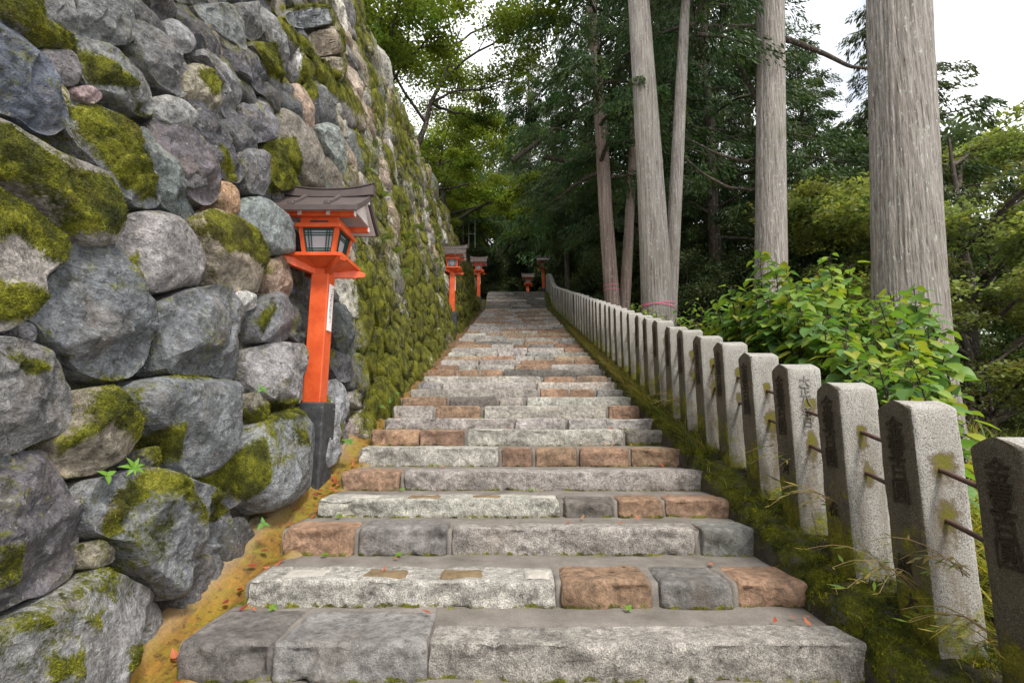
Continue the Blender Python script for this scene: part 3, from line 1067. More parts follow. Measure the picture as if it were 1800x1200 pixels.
def sdist(P, poly):
    """signed distance to a polygon, positive inside; P (n,2)"""
    a = poly
    b = np.roll(poly, -1, 0)
    ab = b - a
    ap = P[:, None] - a[None]
    t = np.clip((ap * ab).sum(-1) / ((ab ** 2).sum(-1) + 1e-12), 0, 1)
    d = np.linalg.norm(ap - t[..., None] * ab, axis=-1).min(1)
    ya, yb = a[None, :, 1], b[None, :, 1]
    cond = (ya > P[:, 1:2]) != (yb > P[:, 1:2])
    xi = a[None, :, 0] + (P[:, 1:2] - ya) / (np.where(np.abs(yb - ya) < 1e-9, 1e-9, yb - ya)) * ab[None, :, 0]
    ins = (cond & (P[:, 0:1] < xi)).sum(1) % 2 == 1
    return np.where(ins, d, -d)


def moss_at(yh, upness):
    """mask 0..1 over the wall: patches traced on the near stones, broad growth farther up the stairs"""
    y, h = yh[:, 0], yh[:, 1]
    best = np.full(len(yh), -9.0)
    for poly in moss_poly:
        lo, hi = poly.min(0) - .12, poly.max(0) + .12
        sel = ((yh > lo) & (yh < hi)).all(1)
        if sel.any(): best[sel] = np.maximum(best[sel], sdist(yh[sel], poly))
    near = np.clip(0.52 + best / 0.085, 0, 1) * 0.97
    q = np.stack([y * 1.1, h * 1.1, 0 * y], -1)
    grow = np.clip((y - 4.9) / 0.9, 0, 1)
    grow = grow * np.clip(1.10 - 0.03 * np.maximum(h - 2.4, 0) + 0.05 * np.maximum(y - 7, 0), 0.88, 1.15)
    qd = np.stack([y * 1.5 + h * .6, h * .55, 0 * y + 3], -1)
    far = grow * (0.66 + 0.62 * fbm(qd * 1.3, 4) + 0.16 * upness + .16 * np.clip(1.6 - h, -1, 1))
    low = 0.17 + 0.20 * upness + 0.45 * np.maximum(fbm(q * 2.3 + 40, 3), 0)
    return np.clip(np.maximum(np.maximum(near, far), low * (1 - grow)), 0, 1)


def chaikin(P, n=2, k=0.25):
    for _ in range(n):
        Q = np.roll(P, -1, 0)
        P = np.stack([P * (1 - k) + Q * k, P * k + Q * (1 - k)], 1).reshape(-1, 2)
    return P


def resample(P, n):
    Q = np.vstack([P, P[:1]])
    s = np.concatenate([[0], np.cumsum(np.linalg.norm(np.diff(Q, axis=0), axis=1))])
    t = np.linspace(0, s[-1], n, endpoint=False)
    return np.stack([np.interp(t, s, Q[:, 0]), np.interp(t, s, Q[:, 1])], 1)


def stone_mesh(poly, style, nb, nr, seed, lift=0.0, Hs=1.0, grow=1.03):
    rr = np.random.default_rng(seed)
    P = resample(chaikin(poly, 1, 0.17), nb)
    c = P.mean(0)
    s0 = math.sqrt(np.prod(np.ptp(P, axis=0)))
    rw = P - c
    P = c + rw * (grow + 0.075 * fbm(np.column_stack([P * (3.2 / max(s0, .1)), np.full(nb, seed * 1.37)]), 3))[:, None]
    size = math.sqrt(abs(0.5 * np.sum(P[:, 0] * np.roll(P[:, 1], -1) - np.roll(P[:, 0], -1) * P[:, 1])))
    size = max(size, 0.02)
    H = size * (0.17 if style == 'round' else 0.14) * rr.uniform(0.8, 1.25) * Hs
    ts = np.concatenate([[1.0, 1.0], np.linspace(1, 0, nr)[1:-1] ** 0.8, ])
    rel = P - c
    pts, rad = [], []
    for i, t in enumerate(ts):
        pts.append(c + rel * t); rad.append(np.full(nb, t))
    pts.append(c[None]); rad.append(np.zeros(1))
    uv = np.vstack(pts); r = np.concatenate(rad)
    d = uv - c
    ex = 18.0 if style == 'slab' else 7.0
    hgt = H * (1 - r ** ex)
    flat = np.full(len(uv), H)
    for k in range(6):
        th = rr.uniform(0, 2 * np.pi)
        if k < 3:
            off, gq = rr.uniform(-.05, .16) * size, rr.uniform(.08, .36)
        else:
            off, gq = rr.uniform(.22, .45) * size, rr.uniform(.4, 1.1)
        if style == 'round': gq *= .7
        if k == 0:
            th, off, gq = R(-95) + rr.normal(0, .4), rr.uniform(.08, .30) * size, rr.uniform(.5, .95)
        flat = np.minimum(flat, H - gq * np.maximum(0, d @ np.array([math.cos(th), math.sin(th)]) - off))
    hgt = np.minimum(hgt, np.maximum(flat, -H * 0.35))
    tilt = rr.uniform(-.14, .14, 2)
    hgt = hgt + (d @ tilt)
    base = wall_pt(uv[:, 0], uv[:, 1])
    q = base + seed * 1.7
    sc_ = 1 / max(size, 0.12)
    rg = 1.25 if style == 'slab' else 0.8
    str_ = q @ np.array([[0.9, .3, -.3], [0.2, 1, .3], [1.6, 2.2, 4.2]]).T
    hgt += rg * size * (0.080 * fbm(q * 2.2 * sc_, 5) - 0.050 * np.abs(fbm(q * 4.1 * sc_ + 30, 3)) + 0.030 * fbm(str_ * 1.6 * sc_, 3)) * (1 - r ** 8) + 0.006 * fbm(q * 22, 2)
    if style == 'slab':
        a_ = rr.uniform(0, np.pi)
        sv = (q @ np.array([.35 * math.cos(a_), math.cos(a_), math.sin(a_)])) * (2.6 * sc_) + 1.1 * fbm(q * 1.8 * sc_ + 5, 3)
        sw = sv - np.floor(sv)
        hgt += size * 0.062 * (np.minimum(sw, (1 - sw) * 6) - .45) * (1 - r ** 8)
    nbk = nb
    hgt[:nbk] = -0.17
    up = np.clip((d[:, 1] / size) * 1.3 - 0.1 * (d[:, 0] / size), -1, 1)
    ms = moss_at(uv, up)
    ms[:nbk] *= 0.6
    ms = np.where(r > 0.93, np.maximum(ms, 0.34), ms)
    puff = np.clip((ms - 0.45) / 0.3, 0, 1) * (0.016 + 0.014 * fbm(q * 9, 3) + 0.010 * fbm(q * 26, 2)) * np.clip(1.3 - .12 * uv[:, 0], .35, 1)
    hgt[nbk:] += puff[nbk:]
    # a little sideways wobble keeps the outline from being smooth
    W = base + WNU * (hgt + lift)[:, None]
    wob = 0.022 * size * fbm(q * 7, 3)
    W[:, 1] += wob * r * np.sign(d[:, 0]); W[:, 2] += wob * r * np.sign(d[:, 1])
    nl = len(ts)
    Q = grid_faces(nl, nb, wrap=True)
    j = np.arange(nb)
    T = np.stack([(nl - 1) * nb + j, (nl - 1) * nb + (j + 1) % nb, np.full(nb, nl * nb)], -1)
    return W, [Q, T], ms, size


def clip_half(poly, n, c):
    out = []
    m = len(poly)
    dd = poly @ n - c
    for i in range(m):
        a, b = poly[i], poly[(i + 1) % m]
        da, db = dd[i], dd[(i + 1) % m]
        if da <= 0: out.append(a)
        if (da < 0) != (db < 0) and abs(da - db) > 1e-12: out.append(a + (b - a) * (da / (da - db)))
    return np.array(out) if len(out) > 2 else None


# seeds of the remaining stones: thrown big first, smaller stones fill in
wr = np.random.default_rng(5)


def warp(yh):            # stones lie along the slope of the courses: long axis falls to the right on the near wall
    y, h = yh[..., 0], yh[..., 1]
    a = R(-38) * np.clip(1 - (y - 4.5) / 2, 0, 1) + R(12)
    return y, h, a


L_ = np.array([R(-30)])
ca, sa = math.cos(R(-34)), math.sin(R(-34))
ROT = np.array([[ca, sa], [-sa, ca]]) * np.array([[1 / 1.42], [1.34]])     # to metric space
INV = np.linalg.inv(ROT)
hp_m = [p @ ROT.T for _, _, p in hand]
cand_r = [(0.29, 900), (0.21, 2600), (0.16, 5200), (0.115, 12000), (0.068, 16000)]
seeds, srad = [], []
Y0, Y1 = 0.9, 22.6
cell = {}


def top_h(y):
    return wall_top(y) - zs(y)


for r0, n in cand_r:
    yv = wr.uniform(Y0, Y1, n)
    hv = wr.uniform(-0.15, 7.6, n)
    ok = hv < top_h(yv) - 0.05
    # nothing above the picture
    yv, hv = yv[ok], hv[ok]
    pm = np.stack([yv, hv], -1) @ ROT.T
    inside = np.full(len(pm), -9.0)
    for hm in hp_m:
        lo, hi = hm.min(0) - .5, hm.max(0) + .5
        s = ((pm > lo) & (pm < hi)).all(1)
        if s.any(): inside[s] = np.maximum(inside[s], sdist(pm[s], hm))
    rv = r0 * wr.uniform(0.85, 1.2, len(pm))
    okk = inside < -rv * 0.72
    for q, rq in zip(pm[okk], rv[okk]):
        kx, ky = int(q[0] // .5), int(q[1] // .5)
        bad = False
        for i in (-1, 0, 1):
            for j in (-1, 0, 1):
                for m in cell.get((kx + i, ky + j), ()):
                    if (q[0] - seeds[m][0]) ** 2 + (q[1] - seeds[m][1]) ** 2 < (0.92 * (rq + srad[m])) ** 2:
                        bad = True; break
                if bad: break
            if bad: break
        if not bad:
            cell.setdefault((kx, ky), []).append(len(seeds))
            seeds.append(q); srad.append(rq)
seeds = np.array(seeds); srad = np.array(srad)
wall = empty('dry_stone_wall', (WX0, 4.0, S * 4.0), 'tall leaning dry-stone wall of grey boulders with thick moss beside the stairs', 'wall')
entries = []
for c, st, poly in hand:
    entries.append((poly, st, c, 0.012, True))
tints = [GY, PG, (.17, .165, .175), (.22, .21, .205), SL, TA, (.30, .275, .25), PL, BW, (.36, .30, .25)]
pw_near = np.array([.22, .22, .20, .12, .08, .05, .05, .02, .02, .02])
pw_far = np.array([.10, .05, .06, .10, .05, .16, .13, .22, .05, .10])
for i in range(len(seeds)):
    q, rq = seeds[i], srad[i]
    b = rq * 1.75
    poly = np.array([[q[0] + b * math.cos(t), q[1] + b * math.sin(t)] for t in np.linspace(0, 2 * np.pi, 10, endpoint=False) + wr.uniform(0, 1)])
    d2 = ((seeds - q) ** 2).sum(1)
    near = np.where((d2 < (rq + 0.6) ** 2) & (d2 > 0))[0]
    for m in near[np.argsort(d2[near])][:22]:
        v = seeds[m] - q
        dist = math.sqrt(d2[m])
        n = v / dist
        cpos = (d2[m] + rq ** 2 - srad[m] ** 2) / (2 * dist)
        poly = clip_half(poly, n, n @ q + cpos - 0.003)
        if poly is None: break
    if poly is None or len(poly) < 3: continue
    poly = poly @ INV.T
    y = poly[:, 0].mean()
    pp = np.clip((y - 4.6) / 1.2, 0, 1)
    pr_ = pw_near * (1 - pp) + pw_far * pp
    t = tints[wr.choice(len(tints), p=pr_ / pr_.sum())]
    entries.append((poly, 'slab' if wr.random() < (0.75 - 0.35 * pp) else 'round', t, -0.02 if y < 5 and rq < .1 else 0.0, False))


def screen_size(poly):
    s = np.array([proj(p) for p in wall_pt(poly[:, 0], poly[:, 1])])
    a = 0.5 * abs(np.sum(s[:, 0] * np.roll(s[:, 1], -1) - np.roll(s[:, 0], -1) * s[:, 1]))
    vis = (s[:, 0].max() > 0) & (s[:, 1].max() > -20) & (s[:, 1].min() < 1200)
    return a, vis


info = [(*screen_size(e[0]), k) for k, e in enumerate(entries)]
info = sorted([q for q in info if q[1]], key=lambda q: -q[0])
rest_V, rest_Q, rest_T, rest_m, rest_t, rn = [], [], [], [], [], 0
moss_src = []
for rank, (area, vis, k) in enumerate(info):
    poly, st, tint, lift, isb = entries[k]
    # the lantern foot and the deeper wall beside it
    px = math.sqrt(area)
    nb = int(np.clip(px * 0.62, 14, 120))
    nr = int(np.clip(px * 0.24, 4, 36))
    cy, ch = poly.mean(0)
    Hs = 1.0
    for ly in (4.22, 13.45, 22.1):
        if abs(cy - ly) < .50 and ch < 2.7:
            lift, Hs = (lift - .09, .6) if not isb else (lift - .03, .7)
    if not isb and ch < .45 and cy < 5.2: lift, Hs = lift - .085, .6
    if not isb and cy > 5.2: Hs = .62
    if ch < .35 and not (isb and area > 15000): Hs = min(Hs, .7)
    W, Fc, ms, size = stone_mesh(poly, st, nb, nr, 1000 + k, lift, Hs)
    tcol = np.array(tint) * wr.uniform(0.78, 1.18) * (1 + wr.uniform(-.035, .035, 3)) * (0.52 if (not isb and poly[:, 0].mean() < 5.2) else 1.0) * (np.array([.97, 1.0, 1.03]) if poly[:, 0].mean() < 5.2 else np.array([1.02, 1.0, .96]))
    tt = np.tile(tcol, (len(W), 1))
    if poly[:, 0].mean() < 7: moss_src.append((W, Fc[0], ms, nb))
    if rank < 296:
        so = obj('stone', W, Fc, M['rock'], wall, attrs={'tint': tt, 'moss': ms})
        if area > 900 and st == 'slab': so.data.set_sharp_from_angle(angle=R(28))
    else:
        rest_V.append(W); rest_Q.append(Fc[0] + rn); rest_T.append(Fc[1] + rn); rest_m.append(ms); rest_t.append(tt); rn += len(W)
ro = obj('small_stones', np.vstack(rest_V), [np.vstack(rest_Q), np.vstack(rest_T)], M['rock'], wall, attrs={'tint': np.vstack(rest_t), 'moss': np.concatenate(rest_m)})
ro['kind'] = 'stuff'
# earth and moss packed behind the joints
ny, nh = 240, 90
yg = np.linspace(0.6, 23.5, ny)
G = np.array([[(y, hq) for hq in np.linspace(-0.35, 1, nh) * 1.0] for y in yg])
G[..., 1] = np.where(G[..., 1] < 0, G[..., 1], G[..., 1] * top_h(G[..., 0]))
W = wall_pt(G[..., 0], G[..., 1]).reshape(-1, 3)
W = W + WNU * (-0.125 + 0.05 * fbm(W * 3.5, 3))[:, None]
mo = moss_at(G.reshape(-1, 2), np.zeros(ny * nh) + 0.35)
obj('packed_earth', W, grid_faces(ny, nh), M['rock'], wall, attrs={'tint': np.tile((.050, .044, .036), (len(W), 1)), 'moss': np.clip(mo * 0.9 + 0.06, 0, 1)})
# moss fuzz: short blades on the mossy skin of the near wall
fr = np.random.default_rng(3)
fv, ft = [], []
for W, Q, ms, nb in moss_src:
    q = Q[nb:]
    fm = ms[q].mean(1)
    a = W[q]
    ar = np.linalg.norm(np.cross(a[:, 2] - a[:, 0], a[:, 3] - a[:, 1]), axis=1) / 2
    ar = np.where(fm > 0.52, ar, 0)
    if ar.sum() < 1e-4: continue
    dist = a[:, :, 1].mean() 
    n = int(ar.sum() * min(52000 / max(dist, 1.6) ** 1.7, 26000))
    k = fr.choice(len(q), n, p=ar / ar.sum())
    u = fr.random((n, 1)); v = fr.random((n, 1))
    p = a[k, 0] * (1 - u) * (1 - v) + a[k, 1] * u * (1 - v) + a[k, 2] * u * v + a[k, 3] * (1 - u) * v
    sc_ = 0.7 + 0.12 * dist
    d = WNU * 0.6 + np.array([0, 0, .35]) + fr.normal(0, .55, (n, 3))
    d /= np.linalg.norm(d, axis=1)[:, None]
    L = fr.uniform(.006, .016, (n, 1)) * sc_
    s = np.cross(d, fr.normal(0, 1, (n, 3)))
    s /= np.linalg.norm(s, axis=1)[:, None] + 1e-9
    wv = 0.0022 * sc_
    fv.append(np.stack([p - s * wv - d * .002, p + s * wv - d * .002, p + d * L], 1).reshape(-1, 3))
fv = np.vstack(fv)


def fuzz_mat():
    t = NT('moss_fuzz')
    c, f = moss_layer(t, t.pos())
    return t.done(t.mix(1.0, c, (1.2, 1.2, 1.1), 'MULTIPLY'), 0.9, None, 0.15)


M['fuzz'] = fuzz_mat()
fo = obj('moss', fv, np.arange(len(fv)).reshape(-1, 3), M['fuzz'], wall, smooth=False)
fo['kind'] = 'stuff'
print('wall stones', len(info), 'fuzz', len(fv) // 3)

# the same fuzz on the kerb
kx = [v[0] for v in prof_k]
n = 42000
yk = 0.9 + 7.5 * fr.random(n) ** 1.5
uk = fr.uniform(1.43, 1.95, n)
ik = np.clip(((yk - yy_k[0]) / (yy_k[1] - yy_k[0])).astype(int), 0, len(yy_k) - 1)
xk = P_k[ik, :, 0]
zk = np.array([np.interp(u, xk[i], P_k[ik[i], :, 2]) for i, u in enumerate(uk)])
pk = np.stack([uk, yk, zk + .17 * 0 + (yk - yy_k[ik]) * S - .002], -1)
keep = fbm(pk * [5, 5, 5], 3) > -.12
pk = pk[keep]; n = len(pk)
d = unit_(np.array([-.15, -.1, 1]) + fr.normal(0, .6, (n, 3)))
L = fr.uniform(.006, .020, (n, 1)) * (1 + .12 * pk[:, 1:2])
s_ = unit_(np.cross(d, fr.normal(0, 1, (n, 3))))
kv = np.stack([pk - s_ * .003, pk + s_ * .003, pk + d * L], 1).reshape(-1, 3)
ko = obj('moss', kv, np.arange(len(kv)).reshape(-1, 3), M['fuzz'], kb, smooth=False)
ko['kind'] = 'stuff'

# ------------------------------------------------------------------ stone fence on the right
XF, SP, PW = 1.65, 0.46, 0.205
fence = empty('stone_fence', (XF, 2.3, float(zf(2.3))), 'long fence of square granite posts joined by iron rods beside the stairs', 'fence')


def text_mesh(s, size, depth=0.0):
    cu = bpy.data.curves.new('lettering', 'FONT')
    cu.body = s
    cu.size = size
    cu.align_x = 'CENTER'
    cu.space_line = 0.86
    cu.resolution_u = 3
    cu.extrude = depth
    cu.offset = size * 0.002
    o = bpy.data.objects.new('lettering', cu)
    COL.objects.link(o)
    dg = bpy.context.evaluated_depsgraph_get()
    me = bpy.data.meshes.new_from_object(o.evaluated_get(dg))
    bpy.data.objects.remove(o)
    return me


PH = 1.08
prng = np.random.default_rng(21)


def post_mesh(seed, fine):
    """square shaft with a low ridged head; front/back slopes; origin at the foot centre"""
    w = PW / 2
    n = 14 if fine else 4
    nz = 34 if fine else 10
    r = 0.012
    prof = []
    for i, (ax, ay) in enumerate(((-1, -1), (1, -1), (1, 1), (-1, 1))):
        bx, by = ((1, -1), (1, 1), (-1, 1), (-1, -1))[i]
        for t in np.linspace(0, 1, n, endpoint=False):
            prof.append((ax + (bx - ax) * t, ay + (by - ay) * t))
    prof = np.array(prof) * w
    L = np.abs(prof).max(1)
    k = np.linalg.norm(prof, axis=1)
    lim = w * math.sqrt(2) - r * 0.6
    prof = prof * np.minimum(1, lim / k)[:, None]
    zsn = np.concatenate([np.linspace(-0.22, PH - 0.045, nz)])
    ring = [np.column_stack([prof, np.full(len(prof), z)]) for z in zsn]
    # head: pulls in a little, then slopes to the ridge along x
    m = len(prof)

    def head(s, lift):
        q = prof.copy()
        q[:, 1] *= s
        q[:, 0] *= 1 - 0.03 * (1 - s)
        z = PH - 0.045 + lift * np.ones(m)
        return np.column_stack([q, z])
    for s, lf in ((0.96, .010), (0.7, 0.024), (0.35, .038), (0.02, .047)):
        ring.append(head(s, lf))
    V = np.vstack(ring)
    nl = len(ring)
    # end faces follow a pointed outline: lift side points by their distance to the middle
    side = np.abs(np.abs(V[:, 0]) - w) < 0.02
    Q = grid_faces(nl, m, wrap=True)
    rr = np.random.default_rng(seed)
    q = V + rr.uniform(0, 60, 3)
    nd = V.copy(); nd[:, 2] = 0
    V[:, :2] += nd[:, :2] / w * (0.0045 * fbm(q * 9, 3) + 0.002 * fbm(q * 45, 2))[:, None]
    V[:, 2] += 0.004 * fbm(q * 8 + 9, 2) * (V[:, 2] > PH - .06)
    fc = V[Q].mean(1)
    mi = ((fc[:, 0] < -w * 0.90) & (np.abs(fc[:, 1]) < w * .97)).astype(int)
    low = np.clip(1 - V[:, 2] / 0.92, 0, 1)
    drip = np.zeros(len(V))
    for zr in (PH - .245, PH - .445):
        w1 = .016 + .022 * rr.random()
        dz = zr + .02 - V[:, 2]
        drip = np.maximum(drip, np.clip(1.25 - np.abs(V[:, 0] + rr.uniform(-.012, .012)) / w1 * .5, 0, 1) * np.clip(dz / .03 + .6, 0, 1) * np.clip(1 - dz / rr.uniform(.12, .34), 0, 1))
    drip *= (np.abs(V[:, 1]) > w * .8)
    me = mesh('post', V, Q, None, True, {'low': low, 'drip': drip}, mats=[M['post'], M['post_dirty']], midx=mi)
    me.set_sharp_from_angle(angle=R(38))
    return me


txt = text_mesh('金\n壹\n百\n圓', 0.105, 0.0015)
fine_meshes = [post_mesh(i, True) for i in range(6)]
coarse = [post_mesh(50 + i, False) for i in range(4)]
for m_ in (txt,): m_.materials.append(M['carve'])
small_txt = {}


def carve(post, s, size, loc, rot, mat):
    key = (s, size)
    if key not in small_txt:
        small_txt[key] = text_mesh(s, size, 0.0015)
        small_txt[key].materials.append(mat)
    o = link('inscription', small_txt[key], post, loc)
    o.rotation_euler = rot
    return o


# where rods enter: iron collar stains are in the material
ytop = [1.63, 2.09, 2.55, 3.01, 3.45, 3.90]
k = 0
y = 1.80
NP = 52
side_rot = (R(90), 0, R(-90))
while k < NP:
    near = k < 12
    me = fine_meshes[k % 6] if near else coarse[k % 4]
    x = XF + PW / 2 + prng.uniform(-.008, .008)
    zb = float(zf(y)) + 0.075 - 0.0
    if y > 24.0: x -= (y - 24.0) * 0.05
    ph = 0.93 + prng.uniform(-.012, .012)
    p = link('post', me, fence, np.array((x, y, zb + ph - PH)) - base_of(fence))
    p.rotation_euler = (prng.normal(0, .006), prng.normal(0, .007), prng.normal(0, .02))
    if near:
        o = link('inscription', txt, p, (-PW / 2 - 0.0035, 0.0, PH - 0.155))
        o.rotation_euler = side_rot
        if k == 1:
            carve(p, '橋', 0.085, (-PW / 2 - .0035, .025, 0.36), side_rot, M['carve'])
            carve(p, '大', 0.075, (-PW / 2 - .0035, .01, 0.22), side_rot, M['carve'])
        if k == 2:
            carve(p, '株', 0.085, (-PW / 2 - .0035, .02, 0.40), side_rot, M['carve'])
        if k == 3:
            carve(p, '河', 0.080, (-PW / 2 - .0035, .0, 0.42), side_rot, M['carve'])
            carve(p, '大\n正\n八\n年\n日', 0.070, (-.005, -PW / 2 - .0035, PH - 0.14), (R(90), 0, 0), M['carve_pale'])
    # two rods to the next post
    y2 = y + SP
    if k < NP - 1:
        z2 = float(zf(y2)) + 0.075
        for dz in (-0.245, -0.445):
            A = np.array((x, y + PW / 2 - .02, zb + ph + dz + .5 * (PW) * S))
            B = np.array((x, y2 - PW / 2 + .02, z2 + ph + dz - .5 * PW * S))
            P_, Q_ = tube([A, (A + B) / 2 + prng.normal(0, .002, 3), B], 0.0105, 7 if near else 4)
            if k < 26:
                obj('rod', P_, Q_, M['iron'], fence)
    y = y2
    k += 1

# ------------------------------------------------------------------ lanterns
def prism(outline, x0, x1, axis=0):
    """extrude a 2-D outline (pairs) along an axis"""
    n = len(outline)
    V = []
    for x in (x0, x1):
        for a, b in outline:
            V.append((x, a, b) if axis == 0 else (a, x, b))
    Fc = [tuple(range(n))[::-1], tuple(range(n, 2 * n))]
    for i in range(n):
        j = (i + 1) % n
        Fc.append((i, j, n + j, n + i))
    return np.array(V), Fc


def lpart(name, VF, mat, parent, smooth=False):
    V, Fc = VF
    o = obj(name, V, Fc, mat, parent, smooth=smooth)
    fix_normals(o)
    return o


def rotz(VF, a, c=(0, 0)):
    V, Fc = VF
    V = np.asarray(V, float).copy()
    x, y = V[:, 0] - c[0], V[:, 1] - c[1]
    V[:, 0] = c[0] + x * math.cos(a) - y * math.sin(a)
    V[:, 1] = c[1] + x * math.sin(a) + y * math.cos(a)
    return V, Fc


def make_lantern():
    L = empty('lantern', (0, 0, 0))
    lpart('base', bbox(0, 0, 0.16, .265, .265, .86, .012), M['base'], L)
    lpart('post', bbox(0, 0, 1.16, .150, .150, 1.20, .007), M['orange'], L)
    # crossed arms under the platform, their ends cut to a rounded nose
    a = .375
    arm = [(-a, 1.755), (-a + .012, 1.728), (-a + .10, 1.700), (-.09, 1.665), (.09, 1.665), (a - .10, 1.700), (a - .012, 1.728), (a, 1.755), (a - .03, 1.766), (-a + .03, 1.766)]
    lpart('arm', rotz(prism(arm, -.026, .026), R(45)), M['orange'], L)
    lpart('arm', rotz(prism([(p, z - .001) for p, z in arm], -.0255, .0255), R(-45)), M['orange'], L)
    # platform with sloping underside
    h1, h2, h3 = .235, .220, .10
    V = [(sx * h, sy * h, z) for h, z in ((h3, 1.715), (h2, 1.772), (h1, 1.775), (h1, 1.803)) for sx, sy in ((-1, -1), (1, -1), (1, 1), (-1, 1))]
    Fc = [(3, 2, 1, 0), (12, 13, 14, 15)] + [(k * 4 + i, k * 4 + (i + 1) % 4, k * 4 + 4 + (i + 1) % 4, k * 4 + 4 + i) for k in range(3) for i in range(4)]
    lpart('platform', (np.array(V), Fc), M['orange'], L)
    zb, zt = 1.803, 2.035
    wb, wt_ = .135, .170

    def wid(z):
        return wb + (wt_ - wb) * (z - zb) / (zt - zb)
    for sx in (-1, 1):
        for sy in (-1, 1):
            V = []
            for z in (zb + .001, zt):
                c = wid(z) - .017
                for ux, uy in ((-1, -1), (1, -1), (1, 1), (-1, 1)):
                    V.append((sx * c + ux * .017, sy * c + uy * .017, z))
            lpart('corner_post', (np.array(V), [(3, 2, 1, 0), (4, 5, 6, 7)] + [(i, (i + 1) % 4, 4 + (i + 1) % 4, 4 + i) for i in range(4)]), M['orange'], L)
            q = lpart('foot_cap', bbox(sx * (wb - .010), sy * (wb - .010), zb + .012, .046, .046, .022, .003), M['white'], L)
    for s in range(4):
        ang = R(90) * s
        # frame bars lie in the tilted plane of each side
        def bar(u0, v0, u1, v1, th, inset):
            V = []
            for (u, v) in ((u0, v0), (u1, v0), (u1, v1), (u0, v1)):
                z = zb + .012 + v * (zt - zb - .014)
                w = wid(z) - .034
                V.append((u * w, -(wid(z) - inset), z))
                V.append((u * w, -(wid(z) - inset - th), z))
            return np.array(V), [(0, 2, 4, 6), (1, 7, 5, 3), (0, 1, 3, 2), (2, 3, 5, 4), (4, 5, 7, 6), (6, 7, 1, 0)]
        bars = []
        fw = .085
        bars += [bar(-1, 0, -1 + fw, 1, .014, .008), bar(1 - fw, 0, 1, 1, .014, .008), bar(-1 + fw, 0, 1 - fw, .065, .014, .0085), bar(-1 + fw, .935, 1 - fw, 1, .014, .0085)]
        for u in (-.70, -.52, .52, .70):
            bars.append(bar(u - .026, .06, u + .026, .94, .008, .010))
        for v in (.16, .25, .75, .84):
            bars.append(bar(-.95, v - .016, .95, v + .016, .008, .0125))
        lt = lpart('window', rotz(join(bars), ang), M['lattice'], L)
        lpart('pane', rotz(bar(-.97, .02, .97, .98, .004, .022), ang), M['pane'], lt)
    t2 = .187
    for sx, sy, wx, wy in ((0, -1, 2 * t2 + .014, .03), (0, 1, 2 * t2 + .014, .03), (-1, 0, .03, 2 * t2 - .032), (1, 0, .03, 2 * t2 - .032)):
        lpart('head_beam', bbox(sx * (t2 - .008), sy * (t2 - .008), 2.052, wx, wy, .036, .004), M['orange'], L)
    lpart('frieze', bbox(0, 0, 2.098, .325, .325, .058, .003), M['orange'], L)
    for sy in (-1, 1):
        lpart('vent_slot', bbox(0, sy * .1632, 2.092, .155, .004, .014), M['ink'], L)
    for sy in (-1, 1):
        pu = lpart('purlin', bbox(0, sy * .185, 2.148, .61, .045, .046, .003), M['orange'], L)
        for sx in (-1, 1):
            lpart('end_cap', bbox(sx * .3085, sy * .185, 2.148, .008, .040, .041, .002), M['white'], pu)
        for sx in (-.5, .3):
            lpart('bracket_block', bbox(sx * .30, sy * .212, 2.15, .032, .012, .04, .002), M['plaster'], pu)
    # gabled copper roof: slopes slightly hollow, ridge along x
    ridge_z, eave_z, eave_y = 2.375, 2.165, .305
    tt = np.linspace(0, 1, 7)

    def rz(t): return ridge_z - (ridge_z - eave_z) * (t * 1.14 - .14 * t * t)
    for sy in (-1, 1):
        up_ = [(sy * eave_y * t, rz(t) + .012) for t in tt]
        dn = [(sy * eave_y * t, rz(t) - .016) for t in tt[::-1]]
        lpart('roof_slope', prism(up_ + dn, -.354, .354), M['roof'], L)
        lpart('soffit', prism([(sy * .02, rz(.06) - .034), (sy * (eave_y - .012), rz(1) - .024), (sy * (eave_y - .012), rz(1) - .034), (sy * .02, rz(.06) - .05)], -.338, .338), M['plaster'], L)
        lpart('eave_board', bbox(0, sy * (eave_y + .004), rz(1) - .012, .720, .012, .046, .002), M['roof'], L)
        for sx in (-1, 1):
            board = [(sy * eave_y * t, rz(t) + .02) for t in tt] + [(sy * eave_y * t, rz(t) - .035) for t in tt[::-1]]
            lpart('verge_board', prism(board, sx * .354, sx * .369), M['roof'], L)
        for bx in (-.19, .11):
            bt = [(sy * eave_y * t, rz(t) + .013 + .026 + (.016 if t > .9 else 0)) for t in tt] + [(sy * eave_y * t, rz(t) + .011) for t in tt[::-1]]
            lpart('roof_batten', prism(bt, bx - .017, bx + .017), M['roof'], L)
            lpart('batten_end', bbox(bx, sy * (eave_y - .012), rz(1) + .037, .046, .03, .034, .006), M['roof'], L)
    for sx in (-1, 1):
        lpart('gable', prism([(-.17, 2.172), (.17, 2.172), (.02, 2.318), (-.02, 2.318)], sx * .300, sx * .312), M['plaster'], L)
        lpart('gable_cap', bbox(sx * .348, 0, 2.327, .030, .032, .028, .002), M['white'], L)
    # ridge: a beam that rises slightly towards both ends
    xs_ = np.linspace(-.398, .398, 13)
    V, Fc = [], []
    for x in xs_:
        u = .030 * (abs(x) / .398) ** 2.4
        for y, z in ((-.030, 2.372), (.030, 2.372), (.026, 2.436 + u), (-.026, 2.436 + u)):
            V.append((x, y, z + u * .7))
    nx = len(xs_)
    for i in range(nx - 1):
        for j in range(4):
            k = (j + 1) % 4
            Fc.append((i * 4 + j, i * 4 + k, i * 4 + 4 + k, i * 4 + 4 + j))
    Fc += [(0, 1, 2, 3), tuple((nx - 1) * 4 + j for j in (3, 2, 1, 0))]
    lpart('ridge', (np.array(V), Fc), M['roof'], L)
